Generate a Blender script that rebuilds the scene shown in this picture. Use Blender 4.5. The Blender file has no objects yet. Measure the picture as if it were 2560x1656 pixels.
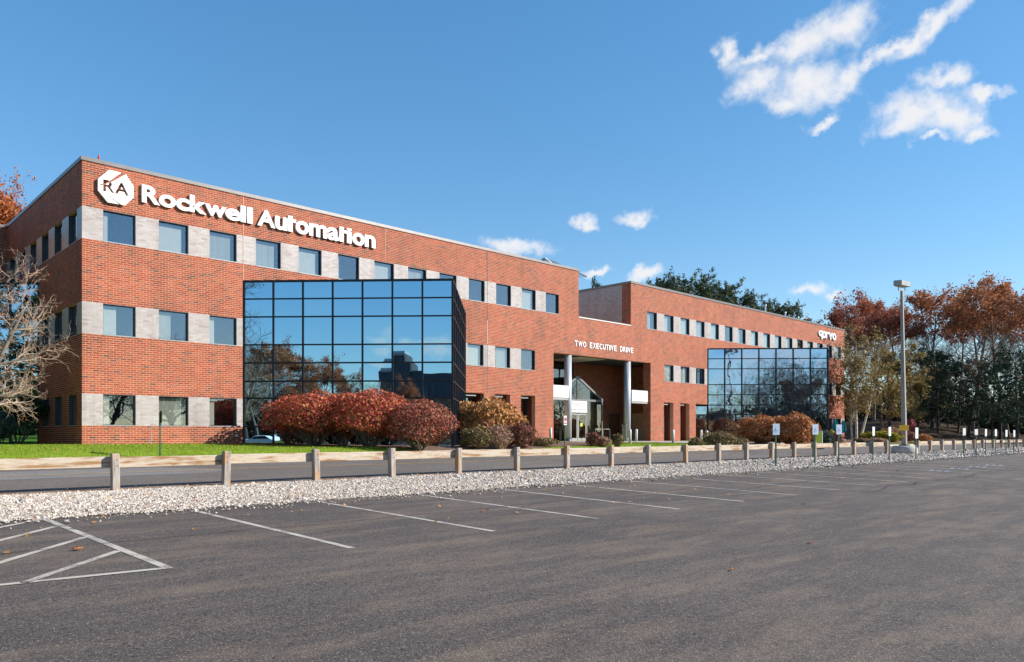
import bpy, bmesh, math, random
import numpy as np
from mathutils import Vector, Matrix

SC = bpy.context.scene
COL = SC.collection
rad = math.radians

# ------------------------------------------------------------------ camera, sky, sun, exposure
# world frame: x runs along the brick facade (away to the right), y runs into the building, z is up
YAW = rad(47.46)
CA, SA = math.cos(YAW), math.sin(YAW)
EYE = 1.55
FPX, PX, PY = 1897.0, 1195.0, 1086.0
cam_d = bpy.data.cameras.new('camera')
cam = bpy.data.objects.new('camera', cam_d); COL.objects.link(cam)
cam.location = (0, 0, EYE)
cam.rotation_euler = (rad(90), 0, YAW - rad(90))
cam_d.sensor_width = 36.0
cam_d.lens = FPX / 2560 * 36
cam_d.shift_x = (1280 - PX) / 2560
cam_d.shift_y = (PY - 828) / 2560
cam_d.clip_end = 6000
SC.camera = cam

SUN_EL, SUN_AZ = rad(29.5), rad(43.5)             # azimuth from the facade's outward normal, towards +x
SUN = Vector((math.sin(SUN_AZ) * math.cos(SUN_EL), -math.cos(SUN_AZ) * math.cos(SUN_EL), math.sin(SUN_EL)))
SKY_STRENGTH = 0.15
SUN_STRENGTH = 4.4
sun_d = bpy.data.lights.new('sun', 'SUN')
sun_d.energy = SUN_STRENGTH; sun_d.angle = rad(0.5); sun_d.color = (1.0, 0.945, 0.87)
sun = bpy.data.objects.new('sun', sun_d); COL.objects.link(sun)
sun.rotation_euler = SUN.to_track_quat('Z', 'Y').to_euler()
SC.view_settings.view_transform = 'Standard'
SC.view_settings.look = 'None'
SC.view_settings.exposure = 0.95
SC.view_settings.gamma = 1.0
SC.view_settings.use_curve_mapping = False
SC.cycles.max_bounces = 8
SC.cycles.transparent_max_bounces = 12
SC.cycles.caustics_reflective = False
SC.cycles.caustics_refractive = False

def sky_dir(px, py):
    k, h = (px - PX) / FPX, (PY - py) / FPX
    v = Vector((CA + k * SA, SA - k * CA, h))
    return v.normalized()

def build_world():
    w = bpy.data.worlds.new('World'); SC.world = w; w.use_nodes = True
    nt = w.node_tree; N, L = nt.nodes, nt.links; N.clear()
    out = N.new('ShaderNodeOutputWorld'); bg = N.new('ShaderNodeBackground')
    bg.inputs['Strength'].default_value = SKY_STRENGTH
    L.new(bg.outputs[0], out.inputs[0])
    sky = N.new('ShaderNodeTexSky'); sky.sky_type = 'NISHITA'; sky.sun_disc = False
    sky.sun_elevation = SUN_EL
    sky.sun_rotation = math.atan2(SUN.x, SUN.y)
    sky.altitude = 0; sky.air_density = 1.0; sky.dust_density = 0.1; sky.ozone_density = 3.0
    tc = N.new('ShaderNodeTexCoord')
    sep = N.new('ShaderNodeSeparateXYZ'); L.new(tc.outputs['Generated'], sep.inputs[0])
    def m(op, a, b=None, c=None):
        n = N.new('ShaderNodeMath'); n.operation = op
        for i, x in enumerate((a, b, c)):
            if x is None: continue
            if isinstance(x, (int, float)): n.inputs[i].default_value = x
            else: L.new(x, n.inputs[i])
        return n.outputs[0]
    az = m('ARCTAN2', sep.outputs[1], sep.outputs[0]); el = m('ARCSINE', sep.outputs[2])
    cmb = N.new('ShaderNodeCombineXYZ'); L.new(az, cmb.inputs[0]); L.new(el, cmb.inputs[1])
    def noise(scale, detail, rough=0.6):
        n = N.new('ShaderNodeTexNoise'); n.inputs['Scale'].default_value = scale
        n.inputs['Detail'].default_value = detail; n.inputs['Roughness'].default_value = rough
        L.new(tc.outputs['Generated'], n.inputs['Vector']); return n
    n1 = noise(34, 8, 0.6)
    warp = N.new('ShaderNodeVectorMath'); warp.operation = 'MULTIPLY_ADD'
    sub = N.new('ShaderNodeVectorMath'); sub.operation = 'SUBTRACT'
    L.new(n1.outputs['Color'], sub.inputs[0]); sub.inputs[1].default_value = (0.5, 0.5, 0.5)
    L.new(sub.outputs[0], warp.inputs[0]); warp.inputs[1].default_value = (0.055, 0.04, 0)
    L.new(cmb.outputs[0], warp.inputs[2])
    blobs = []
    def cloud(x, y, rx, ry, rot=0.0):                 # a puff, in 2381-wide photo units turned into sky angles
        s = 1.0752; d = sky_dir(x * s, y * s)
        blobs.append((math.atan2(d.y, d.x), math.asin(d.z), rx * s / FPX * 0.86, ry * s / FPX * 0.86, rot))
    for c in [(1960, 62, 95, 60, 0), (1868, 108, 125, 50, 14), (1765, 135, 100, 28, 16), (1690, 128, 34, 50, 40),
              (2070, 122, 85, 24, 0), (2175, 55, 110, 32, 32), (2110, 98, 80, 25, 38), (2010, 150, 50, 25, 20),
              (1765, 185, 95, 52, 0), (1880, 195, 115, 68, 0), (1830, 240, 75, 35, -10), (1965, 190, 45, 62, -15),
              (2140, 255, 120, 58, -5), (2215, 272, 85, 48, -15), (2090, 288, 85, 34, 5), (2205, 178, 78, 32, -5),
              (2275, 312, 42, 24, -5), (2290, 226, 60, 20, -12), (1915, 285, 60, 16, 10),
              (1475, 510, 62, 26, 0), (1355, 522, 44, 20, 0), (1195, 574, 115, 28, -6), (1500, 640, 66, 26, 14),
              (1385, 630, 40, 14, 10), (1885, 673, 66, 26, 0), (1950, 682, 40, 16, 0), (2170, 318, 40, 14, 0)]:
        cloud(*c)
    nrm = Vector((-0.70711, -0.70711, 0))
    for (x, y, rx, ry) in [(1010, 860, 60, 22), (1085, 868, 70, 26), (960, 878, 40, 16), (1870, 900, 90, 60), (1930, 860, 70, 30),
                           (1800, 960, 60, 30), (430, 880, 60, 30), (300, 870, 60, 40), (1980, 890, 60, 30)]:
        d = sky_dir(x, y); r = d.reflect(nrm)
        blobs.append((math.atan2(r.y, r.x), math.asin(r.z), rx / FPX, ry / FPX, 0))
    cur = None
    for (a, e, rx, ry, rot) in blobs:
        mp = N.new('ShaderNodeMapping'); mp.vector_type = 'TEXTURE'
        mp.inputs['Location'].default_value = (a, e, 0)
        mp.inputs['Rotation'].default_value = (0, 0, -rad(rot))
        mp.inputs['Scale'].default_value = (rx, ry, 1)
        L.new(warp.outputs[0], mp.inputs['Vector'])
        ln = N.new('ShaderNodeVectorMath'); ln.operation = 'LENGTH'; L.new(mp.outputs[0], ln.inputs[0])
        cur = ln.outputs['Value'] if cur is None else m('SMOOTH_MIN', cur, ln.outputs['Value'], 0.35)
    n2 = noise(52, 8, 0.56)
    f = m('ADD', m('SUBTRACT', 1.0, cur), m('MULTIPLY', m('SUBTRACT', n2.outputs['Fac'], 0.5), 1.15))
    mr = N.new('ShaderNodeMapRange'); mr.interpolation_type = 'SMOOTHSTEP'
    L.new(f, mr.inputs['Value']); mr.inputs['From Min'].default_value = -0.04; mr.inputs['From Max'].default_value = 1.0
    mr.inputs['To Max'].default_value = 0.96
    # thicker parts are a touch greyer, as seen from below
    mr2 = N.new('ShaderNodeMapRange'); L.new(f, mr2.inputs['Value'])
    mr2.inputs['From Min'].default_value = 0.3; mr2.inputs['From Max'].default_value = 1.3
    mr2.inputs['To Min'].default_value = 3.35; mr2.inputs['To Max'].default_value = 3.0
    gm = N.new('ShaderNodeGamma'); L.new(sky.outputs[0], gm.inputs[0]); gm.inputs[1].default_value = 0.7
    hsv = N.new('ShaderNodeHueSaturation'); L.new(gm.outputs[0], hsv.inputs['Color'])
    hsv.inputs['Saturation'].default_value = 1.47; hsv.inputs['Value'].default_value = 1.0
    cc = N.new('ShaderNodeCombineXYZ')
    L.new(mr2.outputs[0], cc.inputs[0]); L.new(mr2.outputs[0], cc.inputs[1]); L.new(m('MULTIPLY', mr2.outputs[0], 1.02), cc.inputs[2])
    mx = N.new('ShaderNodeMix'); mx.data_type = 'RGBA'
    L.new(mr.outputs[0], mx.inputs['Factor']); L.new(hsv.outputs[0], mx.inputs[6]); L.new(cc.outputs[0], mx.inputs[7])
    L.new(mx.outputs[2], bg.inputs['Color'])
build_world()

# ------------------------------------------------------------------ helpers
def at(px, py, d):                 # a point at depth d metres in front of the camera
    l = (px - PX) / FPX * d
    return Vector((d * CA + l * SA, d * SA - l * CA, EYE + (PY - py) * d / FPX))

def on_face(px, v):                # x along a plane parallel to the facade at distance v
    k = (px - PX) / FPX
    return v * (CA + k * SA) / (SA - k * CA)

def np_mesh(name, V, F, mats=None, smooth=False):
    V = np.asarray(V, dtype=np.float32).reshape(-1, 3); F = np.asarray(F, dtype=np.int32)
    me = bpy.data.meshes.new(name)
    n, k = F.shape
    me.vertices.add(len(V)); me.vertices.foreach_set('co', V.ravel())
    me.loops.add(n * k); me.loops.foreach_set('vertex_index', F.ravel())
    me.polygons.add(n)
    me.polygons.foreach_set('loop_start', np.arange(0, n * k, k, dtype=np.int32))
    me.polygons.foreach_set('loop_total', np.full(n, k, dtype=np.int32))
    me.update(calc_edges=True); me.validate()
    me.shade_smooth() if smooth else me.shade_flat()
    if mats is not None: me.materials.append(mats)
    return me

def tag(o, label=None, cat=None, group=None, kind=None):
    if label: o['label'] = label
    if cat: o['category'] = cat
    if group: o['group'] = group
    if kind: o['kind'] = kind
    return o

def world_origin(p):
    o = Vector((0, 0, 0))
    while p is not None:
        o += p.location; p = p.parent
    return o

def link(name, me, parent=None, loc=None):
    o = bpy.data.objects.new(name, me); COL.objects.link(o)
    if parent is not None: o.parent = parent
    if loc is not None: o.location = loc
    return o

def thing(name, label, cat, loc=(0, 0, 0), group=None):
    o = bpy.data.objects.new(name, None); COL.objects.link(o); o.location = loc
    o.empty_display_size = 0.3
    return tag(o, label, cat, group)

class MB:
    """collects quads / ngons in world coordinates"""
    def __init__(s): s.v = []; s.f = []
    def box(s, x0, x1, y0, y1, z0, z1):
        b = len(s.v)
        s.v += [(x0, y0, z0), (x1, y0, z0), (x1, y1, z0), (x0, y1, z0), (x0, y0, z1), (x1, y0, z1), (x1, y1, z1), (x0, y1, z1)]
        s.f += [tuple(b + i for i in q) for q in ((0, 3, 2, 1), (4, 5, 6, 7), (0, 1, 5, 4), (1, 2, 6, 5), (2, 3, 7, 6), (3, 0, 4, 7))]
        return s
    def obox(s, c, ax, ay, az):    # oriented box: centre and three half-axis vectors
        b = len(s.v); c = Vector(c); ax = Vector(ax); ay = Vector(ay); az = Vector(az)
        for sz in (-1, 1):
            for sx, sy in ((-1, -1), (1, -1), (1, 1), (-1, 1)):
                s.v.append(tuple(c + ax * sx + ay * sy + az * sz))
        s.f += [tuple(b + i for i in q) for q in ((0, 3, 2, 1), (4, 5, 6, 7), (0, 1, 5, 4), (1, 2, 6, 5), (2, 3, 7, 6), (3, 0, 4, 7))]
        return s
    def bar(s, p, q, w, h=None):   # square bar between two points
        p = Vector(p); q = Vector(q); d = q - p; h = h or w
        up = Vector((0, 0, 1)) if abs(d.normalized().z) < 0.95 else Vector((0, 1, 0))
        sx = d.cross(up).normalized(); sy = sx.cross(d).normalized()
        return s.obox((p + q) / 2, sx * w / 2, d / 2, sy * h / 2)
    def tube(s, pts, rs, n=12, cap=True):
        b0 = len(s.v); pts = [Vector(p) for p in pts]
        for i, p in enumerate(pts):
            d = (pts[min(i + 1, len(pts) - 1)] - pts[max(i - 1, 0)]).normalized()
            ref = Vector((1, 0, 0)) if abs(d.x) < 0.9 else Vector((0, 1, 0))
            e1 = d.cross(ref).normalized(); e2 = d.cross(e1).normalized()
            for k in range(n):
                a = 2 * math.pi * k / n
                s.v.append(tuple(p + (e1 * math.cos(a) + e2 * math.sin(a)) * rs[i]))
        for i in range(len(pts) - 1):
            for k in range(n):
                a = b0 + i * n + k; c = b0 + i * n + (k + 1) % n
                s.f.append((a, a + n, c + n, c))
        if cap:
            s.f.append(tuple(b0 + k for k in range(n)))
            s.f.append(tuple(b0 + (len(pts) - 1) * n + k for k in reversed(range(n))))
        return s
    def prism(s, poly, ext):       # ngon (list of 3d points) pushed along ext
        b = len(s.v); n = len(poly); e = Vector(ext)
        s.v += [tuple(Vector(p)) for p in poly] + [tuple(Vector(p) + e) for p in poly]
        s.f.append(tuple(b + i for i in range(n))); s.f.append(tuple(b + n + i for i in reversed(range(n))))
        for i in range(n):
            j = (i + 1) % n; s.f.append((b + j, b + i, b + n + i, b + n + j))
        return s
    def quad(s, a, b, c, d):
        i = len(s.v); s.v += [tuple(a), tuple(b), tuple(c), tuple(d)]; s.f.append((i, i + 1, i + 2, i + 3)); return s
    def build(s, name, m, parent=None, bevel=0.0, smooth=False):
        o0 = world_origin(parent) if parent is not None else Vector((0, 0, 0))
        me = bpy.data.meshes.new(name)
        me.from_pydata([(x - o0.x, y - o0.y, z - o0.z) for x, y, z in s.v], [], s.f)
        bm = bmesh.new(); bm.from_mesh(me)
        bmesh.ops.recalc_face_normals(bm, faces=bm.faces)
        if bevel: bmesh.ops.bevel(bm, geom=bm.edges[:], offset=bevel, segments=1, affect='EDGES')
        bm.to_mesh(me); bm.free()
        if smooth:
            for p in me.polygons: p.use_smooth = len(p.vertices) == 4
        me.materials.append(m)
        return link(name, me, parent)

# ------------------------------------------------------------------ materials
def new_mat(name):
    m = bpy.data.materials.new(name); m.use_nodes = True
    nt = m.node_tree; b = nt.nodes['Principled BSDF']
    return m, nt.nodes, nt.links, b

def setp(b, **k):
    for n, v in k.items(): b.inputs[n.replace('_', ' ')].default_value = v

def nz(N, L, vec, scale, detail=4, rough=0.55):
    n = N.new('ShaderNodeTexNoise'); n.inputs['Scale'].default_value = scale
    n.inputs['Detail'].default_value = detail; n.inputs['Roughness'].default_value = rough
    if vec is not None: L.new(vec, n.inputs['Vector'])
    return n.outputs['Fac']

def ramp(N, L, fac, stops, interp='LINEAR'):
    r = N.new('ShaderNodeValToRGB'); r.color_ramp.interpolation = interp
    els = r.color_ramp.elements
    while len(els) < len(stops): els.new(0.5)
    for e, (p, c) in zip(els, stops): e.position = p; e.color = (*c, 1)
    L.new(fac, r.inputs[0]); return r.outputs[0]

def mixc(N, L, fac, a, b, mode='MIX'):
    x = N.new('ShaderNodeMix'); x.data_type = 'RGBA'; x.blend_type = mode
    for s, v in ((0, fac), (6, a), (7, b)):
        if isinstance(v, (int, float)): x.inputs[s].default_value = v
        elif isinstance(v, tuple): x.inputs[s].default_value = (*v, 1)
        else: L.new(v, x.inputs[s])
    return x.outputs[2]

def coords(N, L, scale=(1, 1, 1), rot=(0, 0, 0), which='Object'):
    tc = N.new('ShaderNodeTexCoord'); mp = N.new('ShaderNodeMapping')
    mp.inputs['Scale'].default_value = scale; mp.inputs['Rotation'].default_value = rot
    L.new(tc.outputs[which], mp.inputs[0]); return mp.outputs[0]

def world_pos(N, L, scale=(1, 1, 1), rot=(0, 0, 0)):
    g = N.new('ShaderNodeNewGeometry'); mp = N.new('ShaderNodeMapping')
    mp.inputs['Scale'].default_value = scale; mp.inputs['Rotation'].default_value = rot
    L.new(g.outputs['Position'], mp.inputs[0]); return mp.outputs[0]

def bump(N, L, b, h, strength=0.3, dist=0.02):
    n = N.new('ShaderNodeBump'); n.inputs['Strength'].default_value = strength; n.inputs['Distance'].default_value = dist
    L.new(h, n.inputs['Height']); L.new(n.outputs[0], b.inputs['Normal'])

def plain(name, col, rough=0.6, metal=0.0, var=0.12, scale=3.0, spec=0.4):
    m, N, L, b = new_mat(name); setp(b, Roughness=rough, Metallic=metal); b.inputs['Specular IOR Level'].default_value = spec
    f = nz(N, L, coords(N, L), scale, 5)
    dk = tuple(c * (1 - var) for c in col); lt = tuple(min(1, c * (1 + var)) for c in col)
    L.new(ramp(N, L, f, [(0.3, dk), (0.7, lt)]), b.inputs['Base Color']); return m

def island_mat(name, stops, rough=0.7, spec=0.3, single=False, stain=0.0, translucent=0.0, interp='LINEAR'):
    m, N, L, b = new_mat(name); setp(b, Roughness=rough); b.inputs['Specular IOR Level'].default_value = spec
    if single:
        r = N.new('ShaderNodeObjectInfo').outputs['Random']
    else:
        r = N.new('ShaderNodeNewGeometry').outputs['Random Per Island']
    c = ramp(N, L, r, stops, interp)
    if stain:
        w = world_pos(N, L)
        f = nz(N, L, w, 0.45, 5, 0.6)
        c = mixc(N, L, ramp(N, L, f, [(0.42, (0, 0, 0)), (0.72, (stain, stain, stain))]), c, (0.62, 0.6, 0.58), 'MULTIPLY')
        sk_ = nz(N, L, world_pos(N, L, (1.6, 1.6, 0.16)), 1.1, 5, 0.6)
        c = mixc(N, L, 0.55, c, ramp(N, L, sk_, [(0.34, (0.62, 0.60, 0.58)), (0.5, (1, 1, 1)), (0.72, (1.12, 1.08, 1.05))]), 'MULTIPLY')
        g = nz(N, L, w, 30, 3)
        c = mixc(N, L, 0.35, c, ramp(N, L, g, [(0.3, (0.55, 0.55, 0.55)), (0.7, (1.2, 1.2, 1.2))]), 'MULTIPLY')
    L.new(c, b.inputs['Base Color'])
    if translucent:
        t = N.new('ShaderNodeBsdfTranslucent'); L.new(c, t.inputs[0])
        mx = N.new('ShaderNodeMixShader'); mx.inputs[0].default_value = translucent
        out = N['Material Output']
        L.new(b.outputs[0], mx.inputs[1]); L.new(t.outputs[0], mx.inputs[2]); L.new(mx.outputs[0], out.inputs[0])
    return m

RED = [(0.0, (0.25, 0.052, 0.024)), (0.18, (0.34, 0.06, 0.028)), (0.40, (0.33, 0.085, 0.034)), (0.62, (0.385, 0.10, 0.05)), (0.84, (0.27, 0.078, 0.04)),
       (0.91, (0.24, 0.07, 0.045)), (0.965, (0.15, 0.062, 0.042)), (1.0, (0.12, 0.06, 0.042))]
WHITE = [(0.0, (0.39, 0.35, 0.325)), (0.35, (0.425, 0.385, 0.365)), (0.7, (0.47, 0.435, 0.42)), (0.9, (0.39, 0.33, 0.305)), (1.0, (0.34, 0.275, 0.25))]
M_BRICK = island_mat('red_brick', RED, 0.75, 0.25, stain=0.75)
M_BRICK1 = island_mat('red_brick_single', RED, 0.75, 0.25, single=True, stain=0.75)
M_WBRICK = island_mat('glazed_white_brick', WHITE, 0.32, 0.5, stain=0.4)
M_MORTAR = plain('pink_mortar', (0.62, 0.355, 0.235), 0.9, var=0.15, scale=2)
M_WMORTAR = plain('pale_mortar', (0.41, 0.35, 0.32), 0.9, var=0.1, scale=2)
M_COPING = plain('coping_metal', (0.17, 0.155, 0.145), 0.38, 0.35, 0.1)
M_FRAME = plain('bronze_frame', (0.055, 0.06, 0.07), 0.4, 0.3, 0.1)
M_SILL = plain('sill_metal', (0.32, 0.31, 0.30), 0.45, 0.2, 0.1)
M_MULLION = plain('black_mullion', (0.012, 0.013, 0.016), 0.45, 0.0, 0.1)
M_BLIND = plain('blind_fabric', (0.60, 0.59, 0.49), 0.8, 0, 0.05)
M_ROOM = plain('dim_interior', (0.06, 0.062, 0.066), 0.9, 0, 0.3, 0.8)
M_CEIL = plain('soffit_white', (0.6, 0.58, 0.54), 0.8, 0, 0.05)
M_WHITE = plain('white_painted_metal', (0.86, 0.86, 0.85), 0.4, 0, 0.02)
M_PANEL = plain('white_fascia', (0.60, 0.59, 0.565), 0.45, 0, 0.05, 1.2)
M_COLUMN = plain('grey_column_paint', (0.42, 0.44, 0.47), 0.35, 0.25, 0.05)
M_VEST = plain('vestibule_metal', (0.17, 0.17, 0.168), 0.45, 0.4, 0.08)
M_STEEL = plain('dull_steel', (0.38, 0.38, 0.37), 0.4, 0.6, 0.08)
M_GREENPOST = plain('green_post', (0.022, 0.085, 0.05), 0.5, 0, 0.15)
M_PLATE = plain('sign_plate', (0.50, 0.60, 0.70), 0.35, 0, 0.04)
M_PLATEBACK = plain('sign_plate_white', (0.60, 0.61, 0.63), 0.4, 0, 0.04)
M_SIGNRED = plain('sign_red', (0.5, 0.05, 0.04), 0.5, 0, 0.05)
M_SIGNBLUE = plain('sign_blue', (0.42, 0.56, 0.74), 0.5, 0, 0.05)
M_YELLOW = plain('yellow_sign', (0.62, 0.36, 0.02), 0.5, 0, 0.12, 12)
M_DARKPOLE = plain('weathered_pole', (0.28, 0.26, 0.225), 0.5, 0.3, 0.15, 2)
M_CONCRETE = plain('concrete', (0.40, 0.37, 0.33), 0.9, 0, 0.2, 4)
M_TEAL = plain('teal_canvas', (0.02, 0.24, 0.26), 0.8, 0, 0.2, 6)
M_TEXTGREY = plain('grey_lettering', (0.2, 0.21, 0.23), 0.6, 0, 0.05)
M_LIME = plain('lime_panel', (0.45, 0.5, 0.04), 0.6, 0, 0.15)

def glass_mirror(name, tint, warp_scale, warp, base=(0.006, 0.01, 0.014), fac=0.86):
    m, N, L, b = new_mat(name); out = N['Material Output']
    setp(b, Roughness=0.2); b.inputs['Base Color'].default_value = (*base, 1)
    g = N.new('ShaderNodeBsdfGlossy'); g.inputs['Roughness'].default_value = 0.0; g.inputs['Color'].default_value = (*tint, 1)
    h = nz(N, L, world_pos(N, L, (1, 1, 0.8)), warp_scale, 2, 0.4)
    bp = N.new('ShaderNodeBump'); bp.inputs['Strength'].default_value = 1.0; bp.inputs['Distance'].default_value = warp
    L.new(h, bp.inputs['Height']); L.new(bp.outputs[0], g.inputs['Normal'])
    fr = N.new('ShaderNodeFresnel'); fr.inputs['IOR'].default_value = 1.5
    mxf = N.new('ShaderNodeMath'); mxf.operation = 'MAXIMUM'; L.new(fr.outputs[0], mxf.inputs[0]); mxf.inputs[1].default_value = fac
    mx = N.new('ShaderNodeMixShader'); L.new(mxf.outputs[0], mx.inputs[0])
    L.new(b.outputs[0], mx.inputs[1]); L.new(g.outputs[0], mx.inputs[2]); L.new(mx.outputs[0], out.inputs[0]); return m
M_BAY = glass_mirror('tinted_mirror_glass', (0.40, 0.66, 0.82), 0.55, 0.0022)
M_BAY2 = glass_mirror('tinted_mirror_glass_wavy', (0.42, 0.61, 0.82), 0.9, 0.013)

def clear_glass(name, trans, refl, tint):
    m, N, L, b = new_mat(name); out = N['Material Output']
    t = N.new('ShaderNodeBsdfTransparent'); t.inputs[0].default_value = (*trans, 1)
    g = N.new('ShaderNodeBsdfGlossy'); g.inputs['Roughness'].default_value = 0.0; g.inputs['Color'].default_value = (*tint, 1)
    h = nz(N, L, world_pos(N, L), 1.2, 2, 0.4)
    bp = N.new('ShaderNodeBump'); bp.inputs['Strength'].default_value = 1.0; bp.inputs['Distance'].default_value = 0.002
    L.new(h, bp.inputs['Height']); L.new(bp.outputs[0], g.inputs['Normal'])
    fr = N.new('ShaderNodeLayerWeight'); fr.inputs['Blend'].default_value = 0.5
    pw = N.new('ShaderNodeMath'); pw.operation = 'POWER'; L.new(fr.outputs['Facing'], pw.inputs[0]); pw.inputs[1].default_value = 3.5
    ad = N.new('ShaderNodeMath'); ad.operation = 'MULTIPLY_ADD'; L.new(pw.outputs[0], ad.inputs[0]); ad.inputs[1].default_value = 0.6; ad.inputs[2].default_value = refl
    mx = N.new('ShaderNodeMixShader'); L.new(ad.outputs[0], mx.inputs[0])
    L.new(t.outputs[0], mx.inputs[1]); L.new(g.outputs[0], mx.inputs[2]); L.new(mx.outputs[0], out.inputs[0]); return m
M_GLASS = clear_glass('window_glass', (0.90, 0.92, 0.92), 0.17, (0.80, 0.88, 0.95))
M_ENTGLASS = clear_glass('entrance_glass', (0.7, 0.72, 0.72), 0.12, (0.9, 0.95, 1.0))

def asphalt(name, lo, hi, dust, dust_amt=1.0):
    m, N, L, b = new_mat(name); setp(b, Roughness=0.86); b.inputs['Specular IOR Level'].default_value = 0.35
    p = world_pos(N, L)
    fine = nz(N, L, p, 60, 4, 0.75); big = nz(N, L, p, 0.22, 5, 0.6)
    vor = N.new('ShaderNodeTexVoronoi'); vor.inputs['Scale'].default_value = 90; L.new(p, vor.inputs['Vector'])
    vr = N.new('ShaderNodeTexVoronoi'); vr.inputs['Scale'].default_value = 42; L.new(p, vr.inputs['Vector'])
    c = ramp(N, L, fine, [(0.3, lo), (0.7, hi)])
    c = mixc(N, L, ramp(N, L, big, [(0.35, (0, 0, 0)), (0.7, (0.5, 0.5, 0.5))]), c, tuple(x * 0.62 for x in lo))
    # pale aggregate showing through, dark pits between
    sepc = N.new('ShaderNodeSeparateColor'); L.new(vor.outputs['Color'], sepc.inputs[0])
    c = mixc(N, L, ramp(N, L, sepc.outputs[0], [(0.80, (0, 0, 0)), (1.0, (0.75, 0.75, 0.75))]), c, tuple(x * 2.4 for x in hi))
    sepd = N.new('ShaderNodeSeparateColor'); L.new(vr.outputs['Color'], sepd.inputs[0])
    c = mixc(N, L, ramp(N, L, sepd.outputs[1], [(0.80, (0, 0, 0)), (1.0, (0.8, 0.8, 0.8))]), c, tuple(x * 0.35 for x in lo))
    # tan dust drifted in streaks along the aisle
    st = nz(N, L, world_pos(N, L, (0.16, 0.95, 1), (0, 0, rad(-8))), 1.3, 8, 0.72)
    st2 = nz(N, L, world_pos(N, L, (0.4, 1.3, 1), (0, 0, rad(14))), 1.5, 8, 0.74)
    d = mixc(N, L, 0.5, st, st2)
    da = ramp(N, L, d, [(0.47, (0, 0, 0)), (0.68, (dust_amt * 0.55,) * 3)])
    dg = mixc(N, L, 0.75, da, ramp(N, L, fine, [(0.35, (0.15, 0.15, 0.15)), (0.65, (1.3, 1.3, 1.3))]), 'MULTIPLY')
    c = mixc(N, L, dg, c, dust)
    L.new(c, b.inputs['Base Color'])
    bump(N, L, b, mixc(N, L, 0.5, fine, vor.outputs['Distance']), 0.55, 0.012); return m
M_LOT = asphalt('parking_asphalt', (0.052, 0.0425, 0.0365), (0.115, 0.093, 0.079), (0.31, 0.225, 0.15))
M_ROAD = asphalt('road_asphalt', (0.098, 0.083, 0.073), (0.15, 0.129, 0.113), (0.27, 0.22, 0.17), 0.6)
M_PATCH = asphalt('road_patch_asphalt', (0.15, 0.14, 0.135), (0.2, 0.19, 0.18), (0.26, 0.23, 0.2), 0.5)

def paint(name, col, under=(0.085, 0.08, 0.08)):
    m, N, L, b = new_mat(name); setp(b, Roughness=0.8)
    p = world_pos(N, L)
    f = nz(N, L, p, 38, 6, 0.75); g = nz(N, L, p, 2.2, 5, 0.65)
    s = mixc(N, L, 0.5, f, g)
    c = mixc(N, L, ramp(N, L, s, [(0.38, (1, 1, 1)), (0.52, (0.14, 0.14, 0.14))]), col, under)
    L.new(c, b.inputs['Base Color']); return m
M_LINE = paint('worn_white_paint', (0.52, 0.46, 0.38))
M_YLINE = paint('worn_yellow_paint', (0.52, 0.33, 0.08), (0.2, 0.15, 0.09))
M_BLUEMARK = paint('worn_blue_paint', (0.24, 0.32, 0.42))
M_CRACK = plain('crack_tar', (0.022, 0.02, 0.019), 0.9, 0, 0.3, 20)

def wood(name, a, b_, c_):
    m, N, L, b = new_mat(name); setp(b, Roughness=0.8); b.inputs['Specular IOR Level'].default_value = 0.2
    oi = N.new('ShaderNodeObjectInfo')
    g = N.new('ShaderNodeNewGeometry'); va = N.new('ShaderNodeVectorMath'); va.operation = 'ADD'
    L.new(g.outputs['Position'], va.inputs[0]); L.new(oi.outputs['Random'], va.inputs[1])
    mp = N.new('ShaderNodeMapping'); mp.inputs['Scale'].default_value = (0.55, 3, 6.5) ; L.new(va.outputs[0], mp.inputs[0])
    f = nz(N, L, mp.outputs[0], 1.6, 7, 0.65); f2 = nz(N, L, mp.outputs[0], 9, 4, 0.6)
    c = ramp(N, L, f, [(0.40, b_), (0.50, a), (0.58, a), (0.68, c_)])
    c = mixc(N, L, 0.4, c, ramp(N, L, f2, [(0.3, (0.5, 0.5, 0.5)), (0.7, (1.25, 1.25, 1.25))]), 'MULTIPLY')
    L.new(c, b.inputs['Base Color']); bump(N, L, b, f2, 0.3, 0.01); return m
M_RAIL = wood('weathered_beam', (0.46, 0.38, 0.29), (0.28, 0.15, 0.065), (0.48, 0.43, 0.37))
def postwood():
    m, N, L, b = new_mat('weathered_post'); setp(b, Roughness=0.85)
    p = world_pos(N, L, (9, 9, 1.2)); f = nz(N, L, p, 1.8, 6, 0.6)
    g = N.new('ShaderNodeNewGeometry'); s = N.new('ShaderNodeSeparateXYZ'); L.new(g.outputs['Position'], s.inputs[0])
    c = ramp(N, L, f, [(0.3, (0.16, 0.135, 0.115)), (0.5, (0.30, 0.26, 0.225)), (0.7, (0.42, 0.37, 0.32))])
    q = nz(N, L, world_pos(N, L, (2.4, 2.4, 0.9)), 2.0, 4, 0.5)
    c = mixc(N, L, ramp(N, L, q, [(0.5, (0, 0, 0)), (0.62, (0.75, 0.75, 0.75))]), c, (0.44, 0.23, 0.09))
    L.new(c, b.inputs['Base Color']); bump(N, L, b, f, 0.4, 0.01); return m
M_POST = postwood()

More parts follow.
